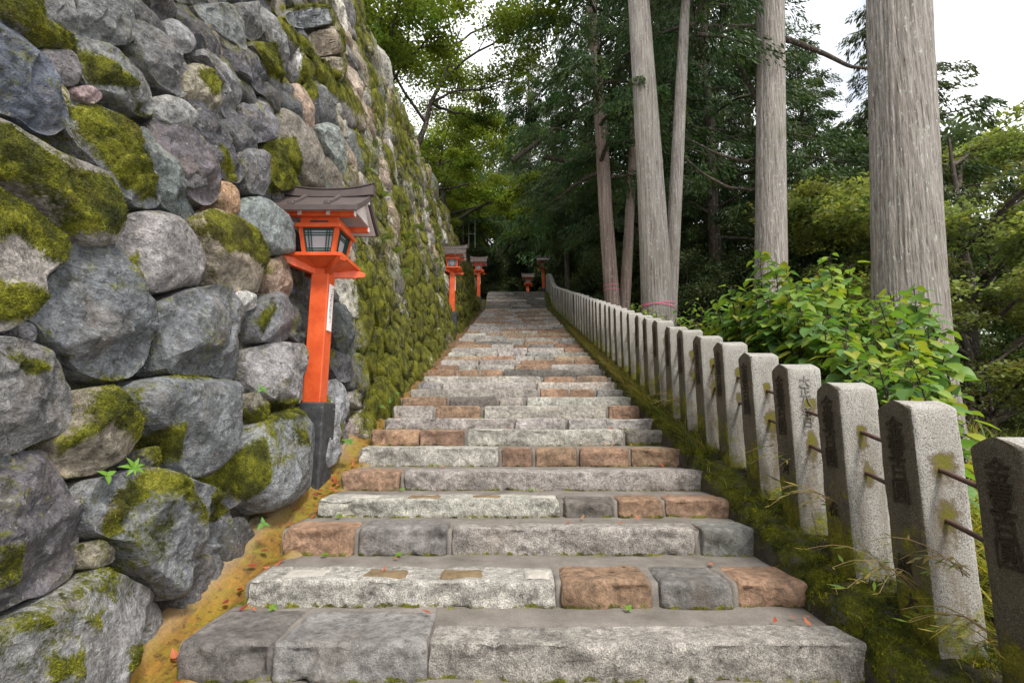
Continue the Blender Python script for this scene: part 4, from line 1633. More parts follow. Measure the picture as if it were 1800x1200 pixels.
    V2 = [(x, y * 1.3, 2.441 + .030 * (abs(x) / .398) ** 2.4 * 1.7 + dz) for x in xs_ * 1.012 for y, dz in ((-.026, 0), (.026, 0), (.026, .009), (-.026, .009))]
    lpart('ridge_cap', (np.array(V2), Fc), M['roof'], L)
    # notice on the side of the post
    sg = lpart('notice', bbox(.0805, -.005, 1.385, .010, .085, .40, .003), M['white'], L)
    ir = np.random.default_rng(4)
    ink = []
    for col_, (y0, zs0, n) in enumerate(((.016, 1.55, 3), (-.004, 1.50, 11), (-.024, 1.44, 7))):
        z = zs0
        for i in range(n):
            for _ in range(4):
                ink.append(bbox(.0862, y0 + ir.uniform(-.005, .005), z + ir.uniform(-.007, .007), .0014, ir.choice([.009, .002, .006]), ir.choice([.002, .009, .003])))
            z -= .0235
    lpart('lettering', join(ink), M['ink'], sg)
    return L


lan = make_lantern()
LSPOT = [((-1.665, 4.22, S * 4.22 - .09), 0, 1, 'big vermilion lantern post in the foreground, standing against the boulders', 1.0),
         ((-1.70, 13.45, S * 13.45 - .08), 0, 1, 'vermilion lantern post halfway up the mossy wall, second along the wall', 1.0),
         ((-1.62, 22.1, S * 22.1 - .10), 0, 1, 'vermilion lantern post at the far end of the wall beside the last flight', 1.0),
         ((0.80, 30.0, 8.03), 0, -1, 'small distant lantern in the middle at the head of the stairs', 1.0),
         ((1.60, 27.6, 8.30), 0, -1, 'distant lantern rising behind the top end of the stone fence', 1.0),
         ((-3.46, 31.0, 11.15), R(60), 1, 'half hidden lantern roof above the far end of the wall', 1.0)]
for i, (loc, rz_, sgn, lab, s_) in enumerate(LSPOT):
    o = lan if i == 0 else copy_tree(lan)
    o.location = loc
    o.rotation_euler = (0, 0, rz_)
    tag(o, lab, 'lantern', 'vermilion lanterns along the stairs')
    if sgn < 0:
        for ch in o.children:
            if ch.name.startswith('notice'):
                ch.location.x *= -1
                ch.rotation_euler = (0, 0, R(180))
lan.rotation_euler = (R(0.3), R(0.8), R(-1.5))

# grey handrail and thin pole beyond the wall's end
hr = empty('handrail', (-2.1, 27.5, 9.0), 'grey metal handrail among dark leaves past the far lantern', 'handrail')
for nm, A, B in (('rail', at(812, 388, 27.5), at(836, 386, 27.5)), ('upright', at(835, 386, 27.5), at(835, 436, 27.5)), ('upright', at(824, 388, 27.5), at(824, 436, 27.5)), ('rail', at(812, 412, 27.5), at(836, 411, 27.5))):
    P_, Q_ = tube([A, B], .022, 6)
    obj(nm, P_, Q_, M['steel'], hr)
P_, Q_ = tube([at(814, 425, 28), at(815, 335, 28)], .03, 6)
tag(obj('thin_pole', P_, Q_, M['steel']), 'thin grey metal pole rising among leaves past the wall', 'pole')

# ------------------------------------------------------------------ trees
def leaf_quads(C, N, U, L, W, droop=0.0):
    """rhombic leaves: centre C, normal N, axis U"""
    S_ = np.cross(N, U)
    a = C - U * L
    b = C + S_ * W - U * L * .15
    c = C + U * L
    d = C - S_ * W - U * L * .15
    V = np.stack([a, b, c, d], 1).reshape(-1, 3)
    return V, np.arange(len(V)).reshape(-1, 4)


def unit(v):
    return v / (np.linalg.norm(v, axis=-1, keepdims=True) + 1e-9)


def foliage(rg, centers, radii, per, L, style, col, var=.22, dirs=None):
    n = len(centers)
    k = np.repeat(np.arange(n), per)
    m = len(k)
    c = centers[k]
    r = radii[k][:, None]
    g = rg.normal(0, 1, (m, 3))
    g = unit(g) * rg.random((m, 1)) ** .45
    if style == 'layer':
        off = g * r * np.array([1, 1, .34])
        off[:, 2] -= 0.10 * (off[:, 0] ** 2 + off[:, 1] ** 2) / r[:, 0]
        N = unit(np.array([0, 0, 1.0]) + rg.normal(0, .55, (m, 3)))
        U = unit(np.cross(N, rg.normal(0, 1, (m, 3))))
        l = L * rg.uniform(.7, 1.25, (m, 1)); w = l * .62
    elif style == 'round':
        off = g * r * np.array([1, 1, .75])
        N = unit(unit(off) + np.array([0, 0, .6]) + rg.normal(0, .55, (m, 3)))
        U = unit(np.cross(N, rg.normal(0, 1, (m, 3))))
        l = L * rg.uniform(.7, 1.25, (m, 1)); w = l * .45
    else:                                        # hanging sprays of scale leaves
        D = dirs[k]
        t = rg.random((m, 1))
        side = unit(np.cross(D, np.array([0, 0, 1.0])))
        lat = rg.uniform(-1, 1, (m, 1)) * (1 - t * .75)
        off = D * (t - .35) * r * 1.35 + side * lat * r * .62 + np.array([0, 0, -1.0]) * (rg.random((m, 1)) ** 1.6 * r * .55 + t * t * r * .35 + .15 * r * lat ** 2)
        U = unit(D * .8 + side * lat * .9 + np.array([0, 0, -.7]) + rg.normal(0, .3, (m, 3)))
        N = unit(np.cross(U, rg.normal(0, 1, (m, 3))))
        l = L * rg.uniform(.7, 1.4, (m, 1)); w = l * .26
    V, Q = leaf_quads(c + off, N, U, l, w)
    cv = np.array(col)[None] * (1 + rg.normal(0, var, (n, 1)))[k] * (1 + rg.normal(0, .14, (m, 1)))
    hue = (rg.normal(0, .10, n))[k]
    cv = cv * np.stack([1 + hue, np.ones(m), 1 - hue], -1)
    cv = np.clip(cv, .004, .6)
    return V, Q, np.repeat(cv, 4, 0)


def limb(rg, a, b, sag, n=7, wig=.06):
    t = np.linspace(0, 1, n)[:, None]
    P = a + (b - a) * t
    ln = np.linalg.norm(b - a)
    P[:, 2] += sag * ln * np.sin(t[:, 0] * np.pi)
    w = rg.normal(0, wig * ln, (n, 3)) * np.sin(t * np.pi)
    return P + np.cumsum(w, 0) * .35


def merge(parts):
    V, Q, n = [], [], 0
    for v, q in parts:
        V.append(v); Q.append(q + n); n += len(v)
    return np.vstack(V), np.vstack(Q)


def tree_maple(seed, height=7.0, spread=4.0, base=1.6, per=95, L=.045, col=(.075, .095, .014), lean=(0, 0), nl=9, style='layer', cr=.62, sub=7, mat='leaf_maple', stems=1):
    """spreading tree: short trunk, rising limbs, leaves in tiers"""
    rg = np.random.default_rng(seed)
    wood, C, Rr = [], [], []
    for s in range(stems):
        ox = rg.normal(0, .25, 2) * (stems > 1)
        top = np.array([lean[0] + ox[0] * 4, lean[1] + ox[1] * 4, height * .8])
        tr = limb(rg, np.array([ox[0], ox[1], -.6]), top, 0, 12, .03)
        r0 = .035 * height / math.sqrt(stems) * .75
        wood.append(tube(tr, np.linspace(r0, r0 * .12, 12), 9))
        for i in range(nl):
            f = (i + rg.random()) / nl
            zf_ = base / height + (0.8 - base / height) * f
            j = min(int(zf_ / .8 * 11), 10)
            a = tr[j]
            th = rg.uniform(0, 2 * np.pi) + i * 2.4
            ln = spread * rg.uniform(.65, 1.1) * (1 - .45 * f ** 2)
            b = a + np.array([math.cos(th) * ln, math.sin(th) * ln, ln * rg.uniform(.12, .55) + height * .08])
            lp = limb(rg, a, b, rg.uniform(-.02, .10), 9, .045)
            wood.append(tube(lp, np.linspace(r0 * .45 * (1 - .5 * f), .012, 9), 6))
            for q in range(sub):
                u = rg.uniform(.35, 1.0)
                p = lp[int(u * 8)]
                th2 = th + rg.normal(0, .9)
                l2 = spread * rg.uniform(.15, .42)
                e = p + np.array([math.cos(th2) * l2, math.sin(th2) * l2, l2 * rg.uniform(-.15, .40)])
                sp = limb(rg, p, e, .05, 5, .05)
                wood.append(tube(sp, np.linspace(.018, .006, 5), 4))
                for w in (2, 3, 4):
                    C.append(sp[w] + rg.normal(0, .12, 3)); Rr.append(cr * rg.uniform(.6, 1.25))
    V, Q, T = foliage(rg, np.array(C), np.array(Rr), per, L, style, col)
    return merge(wood), (V, Q, T), mat


def tree_cedar(seed, z0, z1, rad, r0, per=120, L=.075, col=(.020, .038, .012), nbr=46, droop=.25, crown_r=.75, trunk=True, axis=None, mat='leaf_dark'):
    """straight conifer with drooping sprays between heights z0 and z1"""
    rg = np.random.default_rng(seed)
    wood, C, Rr, D = [], [], [], []
    ht = z1
    if trunk:
        tr = np.array([[0, 0, z] for z in np.linspace(-.8, ht, 14)]) + np.cumsum(rg.normal(0, .03, (14, 3)), 0) * [1, 1, 0]
        wood.append(tube(tr, np.linspace(r0, .03, 14), 10))
    for i in range(nbr):
        f = i / nbr
        z = z0 + (z1 - z0) * f
        th = i * 2.399 + rg.normal(0, .3)
        ln = rad * (1 - f ** 1.5 * .85) * rg.uniform(.55, 1.1)
        a = np.array([0, 0, z])
        b = a + np.array([math.cos(th) * ln, math.sin(th) * ln, -droop * ln + rg.normal(0, .12) * ln])
        lp = limb(rg, a, b, .10, 8, .035)
        wood.append(tube(lp, np.linspace(.030 + .012 * ln, .006, 8), 5))
        d = unit(b - a)
        for q in range(max(3, int(ln * 3.2))):
            u = rg.uniform(.22, 1.0)
            p = lp[int(u * 7)]
            th2 = th + rg.normal(0, .8)
            l2 = ln * rg.uniform(.05, .28)
            C.append(p + np.array([math.cos(th2) * l2, math.sin(th2) * l2, rg.normal(0, .10)]))
            Rr.append(crown_r * rg.uniform(.55, 1.2))
            D.append(unit(np.array([math.cos(th2), math.sin(th2), -.25])))
    V, Q, T = foliage(rg, np.array(C), np.array(Rr), per, L, 'spray', col, dirs=np.array(D))
    return merge(wood), (V, Q, T), mat


def put_tree(data, name, label, loc, bark='bark_dark', group=None, rz=0.0, s=1.0):
    wood, (V, Q, T), mat = data
    t = empty(name, loc, label, 'tree', group, rz)
    t.scale = (s, s, s)
    a = link('trunk', mesh('trunk', wood[0], wood[1], M[bark]), t)
    b = link('crown', mesh('crown', V, Q, M[mat], False, {'tint': T}), t)
    return t


def again(src, label, loc, rz, s, group=None, sz=None):
    t = copy_tree(src)
    t.location = loc
    t.rotation_euler = (0, 0, rz)
    t.scale = (s, s, sz or s)
    t['label'] = label
    if group: t['group'] = group
    return t


def gz(x, y):
    return float(terrain(np.array(x), np.array(y)))


# ---- big near trunks: a fluted bark column from the ground to well above the frame
def big_trunk(name, label, pts, d, bark='bark', top=24.0, grooves=.02, nseg=120, extra=None, group=None, root=1.25):
    """pts: (px, py, width px) seen at depth d"""
    cen, rad = [], []
    for px, py, w in pts:
        p = at(px, py, d)
        cen.append(p); rad.append(w * ((p - CAM) @ FW) / F / 2)
    cen, rad = np.array(cen), np.array(rad)
    o = np.argsort(cen[:, 2]); cen, rad = cen[o], rad[o]
    zg = gz(cen[0][0], d) - .3
    zz = np.concatenate([np.arange(zg, cen[-1][2], .12), np.arange(cen[-1][2], top, .6)])

    def ext(v):
        r = np.interp(zz, cen[:, 2], v)
        s0 = (v[1] - v[0]) / (cen[1][2] - cen[0][2])
        s1 = (v[-1] - v[-2]) / (cen[-1][2] - cen[-2][2])
        return np.where(zz < cen[0][2], v[0] + s0 * (zz - cen[0][2]), np.where(zz > cen[-1][2], v[-1] + s1 * (zz - cen[-1][2]), r))
    cx, rr_ = ext(cen[:, 0]), np.clip(ext(rad), .03, 1.2)
    rr_ = rr_ * (1 + (root - 1) * np.exp(-(zz - zg) / .55))
    th = np.linspace(0, 2 * np.pi, nseg, endpoint=False)
    Zm, Tm = np.meshgrid(zz, th, indexing='ij')
    ct, st_ = np.cos(Tm), np.sin(Tm)
    r0 = rad.mean()
    k = 7 + r0 * 22
    gn = fbm(np.stack([ct * k, st_ * k, Zm * .75], -1) + d * 7, 4)
    gn2 = fbm(np.stack([ct * k * 2.6, st_ * k * 2.6, Zm * 3.0], -1) + d * 3, 3)
    lob = .05 * fbm(np.stack([ct * 1.4, st_ * 1.4, Zm * .1], -1) + d, 2)
    rad_ = rr_[:, None] * (1 + lob) + grooves * (np.where(gn < -.05, gn * 1.4, gn * .45) + .35 * gn2)
    V = np.stack([cx[:, None] + rad_ * ct, d + rad_ * st_, Zm], -1).reshape(-1, 3)
    b = np.array([float(np.interp(zg, zz, cx)), d, zg + .3])
    t = empty(name, b, label, 'tree', group)
    o = obj('trunk', V, grid_faces(len(zz), nseg, wrap=True), M[bark], t)
    return t, zz, cx, rr_


def stub(t, p, dirv, ln, r, rg, mat='bark_dark', sag=.05):
    P_ = limb(rg, np.array(p), np.array(p) + np.array(dirv) * ln, sag, 9, .05)
    V, Q = tube(P_, np.linspace(r, r * .25, 9), 7)
    return obj('branch', V, Q, M[mat], t), P_


trng = np.random.default_rng(77)
T3, *_ = big_trunk('cedar', 'thickest pale grey cedar trunk behind the leafy shrub, nearest tree on the right', [(1579, 0, 94), (1588, 250, 99), (1597, 500, 108), (1606, 650, 116)], 6.0, grooves=.024, nseg=260)
T2, *_ = big_trunk('cedar', 'straight grey cedar trunk rising behind the left side of the leafy shrub', [(1355, 0, 45), (1355, 250, 48), (1355, 450, 53), (1354, 540, 56)], 10.7, grooves=.016, nseg=110)
T1, z1_, c1_, r1_ = big_trunk('cedar', 'stout pale cedar trunk with a pink tape low on it, leaning over the fence', [(1122, 0, 36), (1136, 200, 42), (1147, 380, 48), (1156, 540, 55)], 10.0, grooves=.012, nseg=110)
T1b, *_ = big_trunk('cypress', 'slim trunk pressed against the right side of the taped stout cedar', [(1205, 0, 15), (1197, 150, 20), (1187, 350, 23), (1177, 540, 26)], 10.25, 'bark', grooves=.008, nseg=60, top=19)
T0, z0_, c0_, r0_ = big_trunk('cypress', 'reddish cypress trunk with two pink tapes behind the fence', [(1047, 100, 18), (1056, 220, 22), (1065, 380, 24), (1076, 530, 26)], 14.0, 'bark_red', grooves=.010, nseg=60, top=20)
T0b, *_ = big_trunk('cypress', 'slender untaped cypress trunk between the two taped trunks', [(1116, 180, 12), (1110, 320, 15), (1103, 450, 18), (1098, 535, 19)], 14.6, 'bark_red', grooves=.008, nseg=48, top=19)


def tape(t, zz, cx, rr_, d, z, tilt):
    r = float(np.interp(z, zz, rr_)) + .012
    th = np.linspace(0, 2 * np.pi, 40)
    P_ = np.stack([np.interp(z, zz, cx) + r * np.cos(th), d + r * np.sin(th), z + tilt * np.cos(th) * r], -1)
    V = np.concatenate([P_ + [0, 0, .010], P_ - [0, 0, .010]])
    Q = np.array([(i, i + 1, 41 + i, 40 + i) for i in range(39)])
    obj('tape', V, Q, M['pink'], t)


for py in (499, 507): tape(T0, z0_, c0_, r0_, 14.0, at(1075, py, 13.8)[2], .05)
for py, tl in ((531, .12), (534, -.10)): tape(T1, z1_, c1_, r1_, 10.0, at(1158, py, 9.7)[2], tl)

# crowns that belong to the slender pair and to conifers behind
def crown_on(t, seed, d, x, zlo, zhi, rad, **k):
    wood, (V, Q, T), mat = tree_cedar(seed, zlo, zhi, rad, .1, trunk=False, **k)
    b = base_of(t)
    off = np.array([x, d, 0]) - b
    link('branches', mesh('branches', wood[0] + off, wood[1], M['bark_dark']), t)
    link('crown', mesh('crown', V + off, Q, M[mat], False, {'tint': T}), t)


crown_on(T0, 31, 14.0, float(at(1052, 170, 14)[0]), 8.6, 19, 3.5, col=(.055, .100, .028), nbr=44)
crown_on(T1b, 32, 10.25, float(at(1205, 0, 10.25)[0]) + .2, 10.2, 17, 2.2, col=(.036, .064, .018), nbr=26, droop=.1)
crown_on(T2, 35, 10.7, float(at(1355, 0, 10.7)[0]), 12.6, 22, 3.0, col=(.030, .056, .016), nbr=24, droop=.1, per=90)
crown_on(T3, 36, 6.0, float(at(1570, -300, 6.0)[0]), 10.5, 22, 2.6, col=(.030, .056, .016), nbr=20, droop=.05, per=80)
crown_on(T1, 37, 10.0, float(at(1105, -200, 10)[0]), 13.0, 24, 3.2, col=(.030, .056, .016), nbr=26, droop=.1, per=90)
crown_on(T0b, 38, 14.6, float(at(1120, 60, 14.6)[0]), 10.0, 18, 2.4, col=(.030, .056, .016), nbr=26, per=100)

# conifers whose dark sprays fill the picture's upper middle and right
C1 = tree_cedar(41, 4.0, 22, 4.4, .26, col=(.046, .078, .022), nbr=92, droop=.22, per=150, crown_r=.85)
c1 = put_tree(C1, 'cedar', 'dark cedar with drooping sprays between the two slim trunks and the straight one', (*at(1262, 500, 17)[:2], gz(at(1262, 500, 17)[0], 17)))
again(c1, 'dark cedar with hanging sprays just right of the straight grey trunk', (*at(1440, 500, 18.5)[:2], gz(at(1440, 500, 18.5)[0], 18.5) - 2), 2.0, .74)
again(c1, 'dark cedar whose sprays show behind the leaning stout trunk', (*at(1130, 500, 20)[:2], gz(3.5, 20)), 4.0, .95)
C2 = tree_cedar(43, 3.0, 13.2, 3.4, .2, col=(.050, .072, .022), nbr=54, droop=.05, per=110, crown_r=.6)
again(put_tree(C2, 'cedar', 'thin sparse conifer whose feathery boughs reach past the thickest trunk', (*at(1612, 600, 15)[:2], gz(at(1612, 600, 15)[0], 15) + .8), rz=1.0), 'slim sparse conifer beyond the valley left of the thickest trunk', (*at(1500, 500, 26)[:2], 1.5), 2.2, 1.05)

again(c1, 'dark cedar filling the gap behind the reddish taped trunk', (*at(1000, 500, 23)[:2], gz(2.2, 23)), 5.2, .62)
again(c1, 'dark cedar deep behind the straight grey trunk', (*at(1335, 500, 24)[:2], gz(11, 24)), 1.0, .95)
again(c1, 'dark cedar deep behind the slim leaning trunk', (*at(1205, 500, 26)[:2], gz(8.7, 26)), 3.1, 1.0)
again(c1, 'dark cedar on the rise above the small middle lantern', (*at(930, 500, 38)[:2], gz(1.1, 38)), .4, 1.0)
# cypress sprays beyond the wall's end, centre left
C3 = tree_cedar(45, 2.6, 8.5, 3.0, .16, col=(.070, .125, .040), nbr=40, droop=.30, per=120)
c3 = put_tree(C3, 'cypress', 'green cypress with hanging sprays beyond the end of the wall', (-3.3, 29.5, 10.6), rz=.5)
again(c3, 'taller cypress with hanging sprays left of the fence top', (4.9, 31.5, gz(4.9, 31.5)), 2.2, 1.45)

# maples on the terrace over the wall
m1 = put_tree(tree_maple(51, 8.2, 4.2, 1.8, 150, .052, (.135, .175, .028), (1.0, -.5), 11, stems=2), 'maple', 'maple with dark upright stems leaning over the wall top', (-4.3, 14.5, 7.5))
m2 = put_tree(tree_maple(52, 7.6, 4.4, 2.2, 150, .054, (.170, .215, .036), (.8, 0), 11), 'maple', 'bright green maple with layered leaves behind the top of the wall', (-4.6, 22.0, 8.6))
again(m2, 'pale maple with sky showing through, farther behind the wall', (-4.8, 29.5, 10.2), 2.6, 1.15)
again(m2, 'green maple reaching out over the far end of the wall', (-3.3, 25.0, 9.4), 4.4, 1.1)
again(m1, 'high maple whose canopy hangs over the upper flight of stairs', (-1.9, 33.5, 9.6), 1.1, 1.35)

# trees below and beyond the fence on the right
m3 = put_tree(tree_maple(61, 8.0, 4.6, 1.6, 190, .055, (.205, .235, .070), (0, 0), 12), 'maple', 'yellow green maple with tiers of leaves right of the thickest trunk', (12.3, 13.4, 1.2), s=1.3)
m4 = put_tree(tree_maple(62, 6.6, 4.4, 1.0, 190, .052, (.175, .205, .068), (0, 0), 12), 'maple', 'dull green maple spreading low below the slope at the right edge', (10.4, 11.2, -2.4), rz=.6)
again(m3, 'second yellow green maple higher up behind the first one', (14.5, 17.5, 1.4), 2.0, 1.06)
again(m4, 'leafy olive maple in front of the trunk of the yellow green one', (10.9, 12.4, .7), 4.4, 1.0)
again(m4, 'low dark maple under the yellow green one', (9.2, 14.8, -1.2), 3.0, .85)
again(m3, 'pale maple between the straight trunk and the thickest trunk', (9.6, 21.5, .2), 4.0, .9)
again(m4, 'shaded maple in the gap below the thin conifer', (14.8, 14.5, -4.0), 1.8, 1.15)
again(m3, 'far maple in the gap between the two right trunks', (15.5, 27.0, 1.0), 5.0, 1.25)

# dark evergreen broadleaves
b1 = put_tree(tree_maple(71, 5.4, 2.5, .5, 95, .070, (.060, .085, .030), (0, 0), 11, 'round', .62, 7, 'leaf_dark', 2), 'evergreen', 'dark evergreen at the head of the stairs behind the small middle lantern', (0.4, 34.0, gz(.4, 34)))
b2 = put_tree(tree_maple(72, 8.5, 3.6, 1.2, 110, .085, (.085, .115, .038), (0, 0), 12, 'round', .8, 7, 'leaf_dark'), 'evergreen', 'tall dark evergreen above the head of the stairs', (-1.6, 39.0, gz(-1.6, 39)))
fr_ = np.random.default_rng(99)
GRP1 = 'dark evergreens in the shade behind the fence'
for i, (x, y, s) in enumerate([(4.6, 30, .9), (5.0, 25.5, .95), (6.6, 22.5, 1.0), (7.4, 19.0, .95), (4.2, 20.5, .62), (5.6, 17.0, .6), (6.6, 27.5, 1.1), (9.0, 25.0, 1.1), (2.0, 36.0, 1.2), (-2.6, 31.0, .8), (-4.2, 25.5, .55), (8.8, 17.5, .8)]):
    again(b1, 'dark leafy evergreen in the shade of the forest behind the fence' if x > 1.9 and y < 30 else ('dark leafy evergreen in the shade beyond the head of the stairs' if x > 0 else 'dark leafy evergreen in the shade beyond the end of the wall'), (x, y, gz(x, y) - .2), fr_.uniform(0, 6), s * fr_.uniform(.95, 1.1),
          GRP1 if x > 1.9 and y < 30 else ('dark evergreens past the head of the stairs' if x > 0 else 'dark evergreens past the wall'))
for i, (x, y, s) in enumerate([(1.5, 41, 1.0), (4.5, 37, 1.05), (7.8, 33, 1.1), (11.0, 31, 1.0), (4.0, 46, 1.3), (8.5, 42, 1.35), (12.5, 38, 1.2), (0.0, 50, 1.3), (-4.5, 45, 1.0), (6.5, 54, 1.5), (12.5, 50, 1.4), (1.5, 60, 1.5)]):
    again(b2, 'tall dark forest tree on the hillside above the stairs', (x, y, gz(x, y) - .3), fr_.uniform(0, 6), s * fr_.uniform(.95, 1.1), 'tall forest trees on the hillside')
for i, (x, y, s) in enumerate([(18, 24, 1.0), (22, 20, 1.1), (21, 30, 1.3), (26, 27, 1.3), (17, 34, 1.1), (29, 36, 1.5), (24, 42, 1.5), (19, 17, .9)]):
    again(b2, 'dark tree in the valley beyond the maples on the right', (x, y, gz(x, y) - .3), fr_.uniform(0, 6), s, 'trees in the valley on the right')
again(b2, 'tall dark tree standing above the maples at the right edge', (26.4, 24.5, -3.0), 2.4, 2.75)

# long bare boughs
brg = np.random.default_rng(8)


def bough(pxs, d, r, label, t):
    P_ = np.array([at(x, y, d + dd) for x, y, dd in pxs])
    u = np.linspace(0, 1, len(P_)); v = np.linspace(0, 1, 26)
    P2 = np.stack([np.interp(v, u, P_[:, k]) for k in range(3)], -1)
    P2[1:-1] = (P2[:-2] + P2[1:-1] * 2 + P2[2:]) / 4
    V, Q = tube(P2, np.linspace(r, r * .35, 26), 8)
    return obj('bough', V, Q, M['bark_dark'], t)


bough([(1355, 60, 0), (1400, 75, -.2), (1450, 95, -.3), (1495, 118, -.5), (1545, 122, -.8)], 10.7, .075, None, T2)
bough([(1350, 55, 0), (1310, 45, .3), (1260, 60, .6), (1200, 75, 1)], 10.7, .06, None, T2)
bough([(1345, 200, 0), (1318, 150, .2), (1296, 110, .3), (1285, 95, .3)], 11.0, .075, None, T2)
bough([(1350, 272, 0), (1310, 285, .2), (1260, 270, .3), (1200, 240, .5)], 11.0, .055, None, T2)
bough([(1335, 335, 0), (1280, 330, .2), (1235, 305, .4), (1185, 260, .6)], 11.0, .045, None, T2)
bough([(1195, 120, 0), (1185, 180, 2), (1130, 250, 3), (1030, 260, 4)], 11.0, .07, None, T1b)
bough([(900, 282, 0), (940, 255, 0), (985, 215, .3), (1025, 185, .5), (1058, 170, 0)], 14.0, .085, None, T0)
bough([(955, 275, 1), (1000, 285, 1), (1060, 262, 0)], 14.2, .09, None, T0)

# ------------------------------------------------------------------ leafy shrubs behind the fence
def leaf_mesh(L, W, fold, curl, col, rg):
    """heart-shaped leaf: midrib fold, curl along its length, tip drawn out; stalk at the origin, pointing +y"""
    t = np.array([0, .05, .16, .30, .46, .62, .78, .90, 1.0])
    w = np.array([.0, .34, .48, .52, .47, .36, .21, .09, .0]) * W
    V, T = [], []
    for a, b in zip(t, w):
        z = -curl * L * a * a
        for s in (-1, -.5, 0, .5, 1):
            back = -.07 * L * (1 - a * 6 if a < .17 else 0) * abs(s)
            V.append((s * b, a * L + back, z + abs(s) * b * fold + .012 * L * math.sin(a * 19) * abs(s)))
            c = np.array(col) * (1.16 if s == 0 else 1.0)
            T.append(c)
    return mesh('leaf', np.array(V), grid_faces(len(t), 5), M['leaf_big'], True, {'tint': np.array(T)})


lrng = np.random.default_rng(123)
LEAFCOL = [tuple(np.array(c_) * (1.30, 1.25, 1.35)) for c_ in [(.105, .200, .030), (.130, .215, .028), (.165, .235, .030), (.085, .170, .040), (.215, .240, .030), (.16, .235, .034), (.075, .150, .050), (.115, .20, .045)]]
leaf_meshes = [leaf_mesh(1.0, lrng.uniform(.78, .98), lrng.uniform(.10, .38), lrng.uniform(.05, .34), LEAFCOL[i % 8], lrng) for i in range(24)]


def frame_quat(direction, normal):
    from mathutils import Matrix
    y = Vector(direction).normalized()
    z = Vector(normal)
    x = y.cross(z).normalized()
    z = x.cross(y).normalized()
    return Matrix((x, y, z)).transposed().to_quaternion()


def shrub(label, stems, n_parts, seed, size=(.085, .165), group=None):
    rg = np.random.default_rng(seed)
    b = np.mean([s[0] for s in stems], 0)
    t = empty('shrub', b, label, 'shrub', group)
    made, rest_v, rest_q, rest_c, rn_ = 0, [], [], [], 0
    spots, wood = [], []
    for a, e in stems:
        P_ = limb(rg, np.array(a), np.array(e), .06, 14, .03)
        wood.append(tube(P_, np.linspace(.012, .004, 14), 5))
        ln = np.linalg.norm(np.array(e) - np.array(a))
        n = int(ln * 36)
        for i in range(n):
            u = (i + rg.random()) / n
            if u < .18: continue
            p = P_[0] + 0
            k = u * 13
            p = P_[int(k)] * (1 - k % 1) + P_[min(int(k) + 1, 13)] * (k % 1)
            th = i * 2.4 + rg.normal(0, .4)
            hd = np.array([math.cos(th), math.sin(th), 0])
            pl = rg.uniform(.03, .13) * (1.25 - .7 * u)
            q = p + hd * pl + np.array([0, 0, pl * .45])
            wood.append(tube(np.array([p, (p + q) / 2 + [0, 0, .01], q]), [.0035, .003, .0022], 4))
            spots.append((q, hd, u))
    rg.shuffle(spots)
    # the leaves nearest the camera are parts of their own
    spots.sort(key=lambda s: float((s[0] - CAM) @ FW))
    step = max(1, len(spots) // max(1, n_parts))
    for i, (q, hd, u) in enumerate(spots):
        s = rg.uniform(*size) * (1.12 - .45 * u ** 3)
        d = hd + np.array([0, 0, rg.uniform(-.75, .05)])
        nrm = np.array([0, 0, 1.0]) + rg.normal(0, .30, 3) + hd * .3
        qt = frame_quat(d, nrm)
        me = leaf_meshes[int(rg.integers(0, 24))]
        if made < n_parts:
            o = link('leaf', me, t, q - b)
            o.rotation_mode = 'QUATERNION'
            o.rotation_quaternion = qt
            o.scale = (s * rg.uniform(.85, 1.1), s, s)
            made += 1
        else:
            v = np.array([x.co[:] for x in me.vertices]) * s
            Rm = np.array(qt.to_matrix())
            rest_v.append(v @ Rm.T + q)
            rest_q.append(grid_faces(9, 5) + rn_)
            rest_c.append(np.tile(LEAFCOL[int(rg.integers(0, 8))], (45, 1)))
            rn_ += 45
    if rest_v:
        o = obj('small_leaves', np.vstack(rest_v), np.vstack(rest_q), M['leaf_big'], t, attrs={'tint': np.vstack(rest_c)})
        o['kind'] = 'stuff'
    W = merge(wood)
    obj('stems', W[0], W[1], M['bark_dark'], t)
    return t


def stems_for(tips, spread, rg, gd=.35):
    out = []
    for px, py, d in tips:
        e = at(px, py, d)
        x = e[0] + rg.normal(0, spread)
        y = e[1] + rg.normal(0, spread) + gd * .3
        x = max(x, 2.35); e[0] = max(e[0], 2.25)
        out.append((np.array([x, y, gz(x, y) - .03]), e))
    return out


sr = np.random.default_rng(17)
tips = [(1345, 425, 5.0), (1500, 462, 4.7), (1440, 450, 5.2), (1285, 500, 5.0), (1250, 520, 5.1), (1320, 490, 4.6), (1380, 470, 4.9), (1420, 495, 4.4), (1560, 510, 4.6), (1470, 500, 4.3),
        (1300, 545, 4.5), (1350, 530, 4.3), (1400, 540, 4.1), (1450, 545, 4.0), (1505, 540, 4.2), (1245, 560, 4.9), (1275, 580, 4.6), (1540, 560, 4.2), (1390, 505, 5.3), (1335, 560, 4.2),
        (1420, 575, 3.7), (1480, 580, 3.7), (1370, 590, 3.9), (1300, 600, 4.3), (1530, 600, 3.8), (1460, 615, 3.4), (1260, 545, 4.4), (1310, 520, 5.4), (1465, 475, 5.0), (1525, 500, 5.0), (1225, 530, 5.6), (1240, 560, 5.2), (1215, 560, 6.0), (1255, 535, 5.8), (1235, 590, 4.9), (1560, 590, 3.9), (1590, 640, 3.4)]
shrub('broad leafy green shrub sprawling behind the stone posts in front of the straight trunk', stems_for(tips + [(x + sr.normal(0, 22), y + sr.uniform(8, 45), d - sr.uniform(0, .5)) for x, y, d in tips], .22, sr), 290, 5)
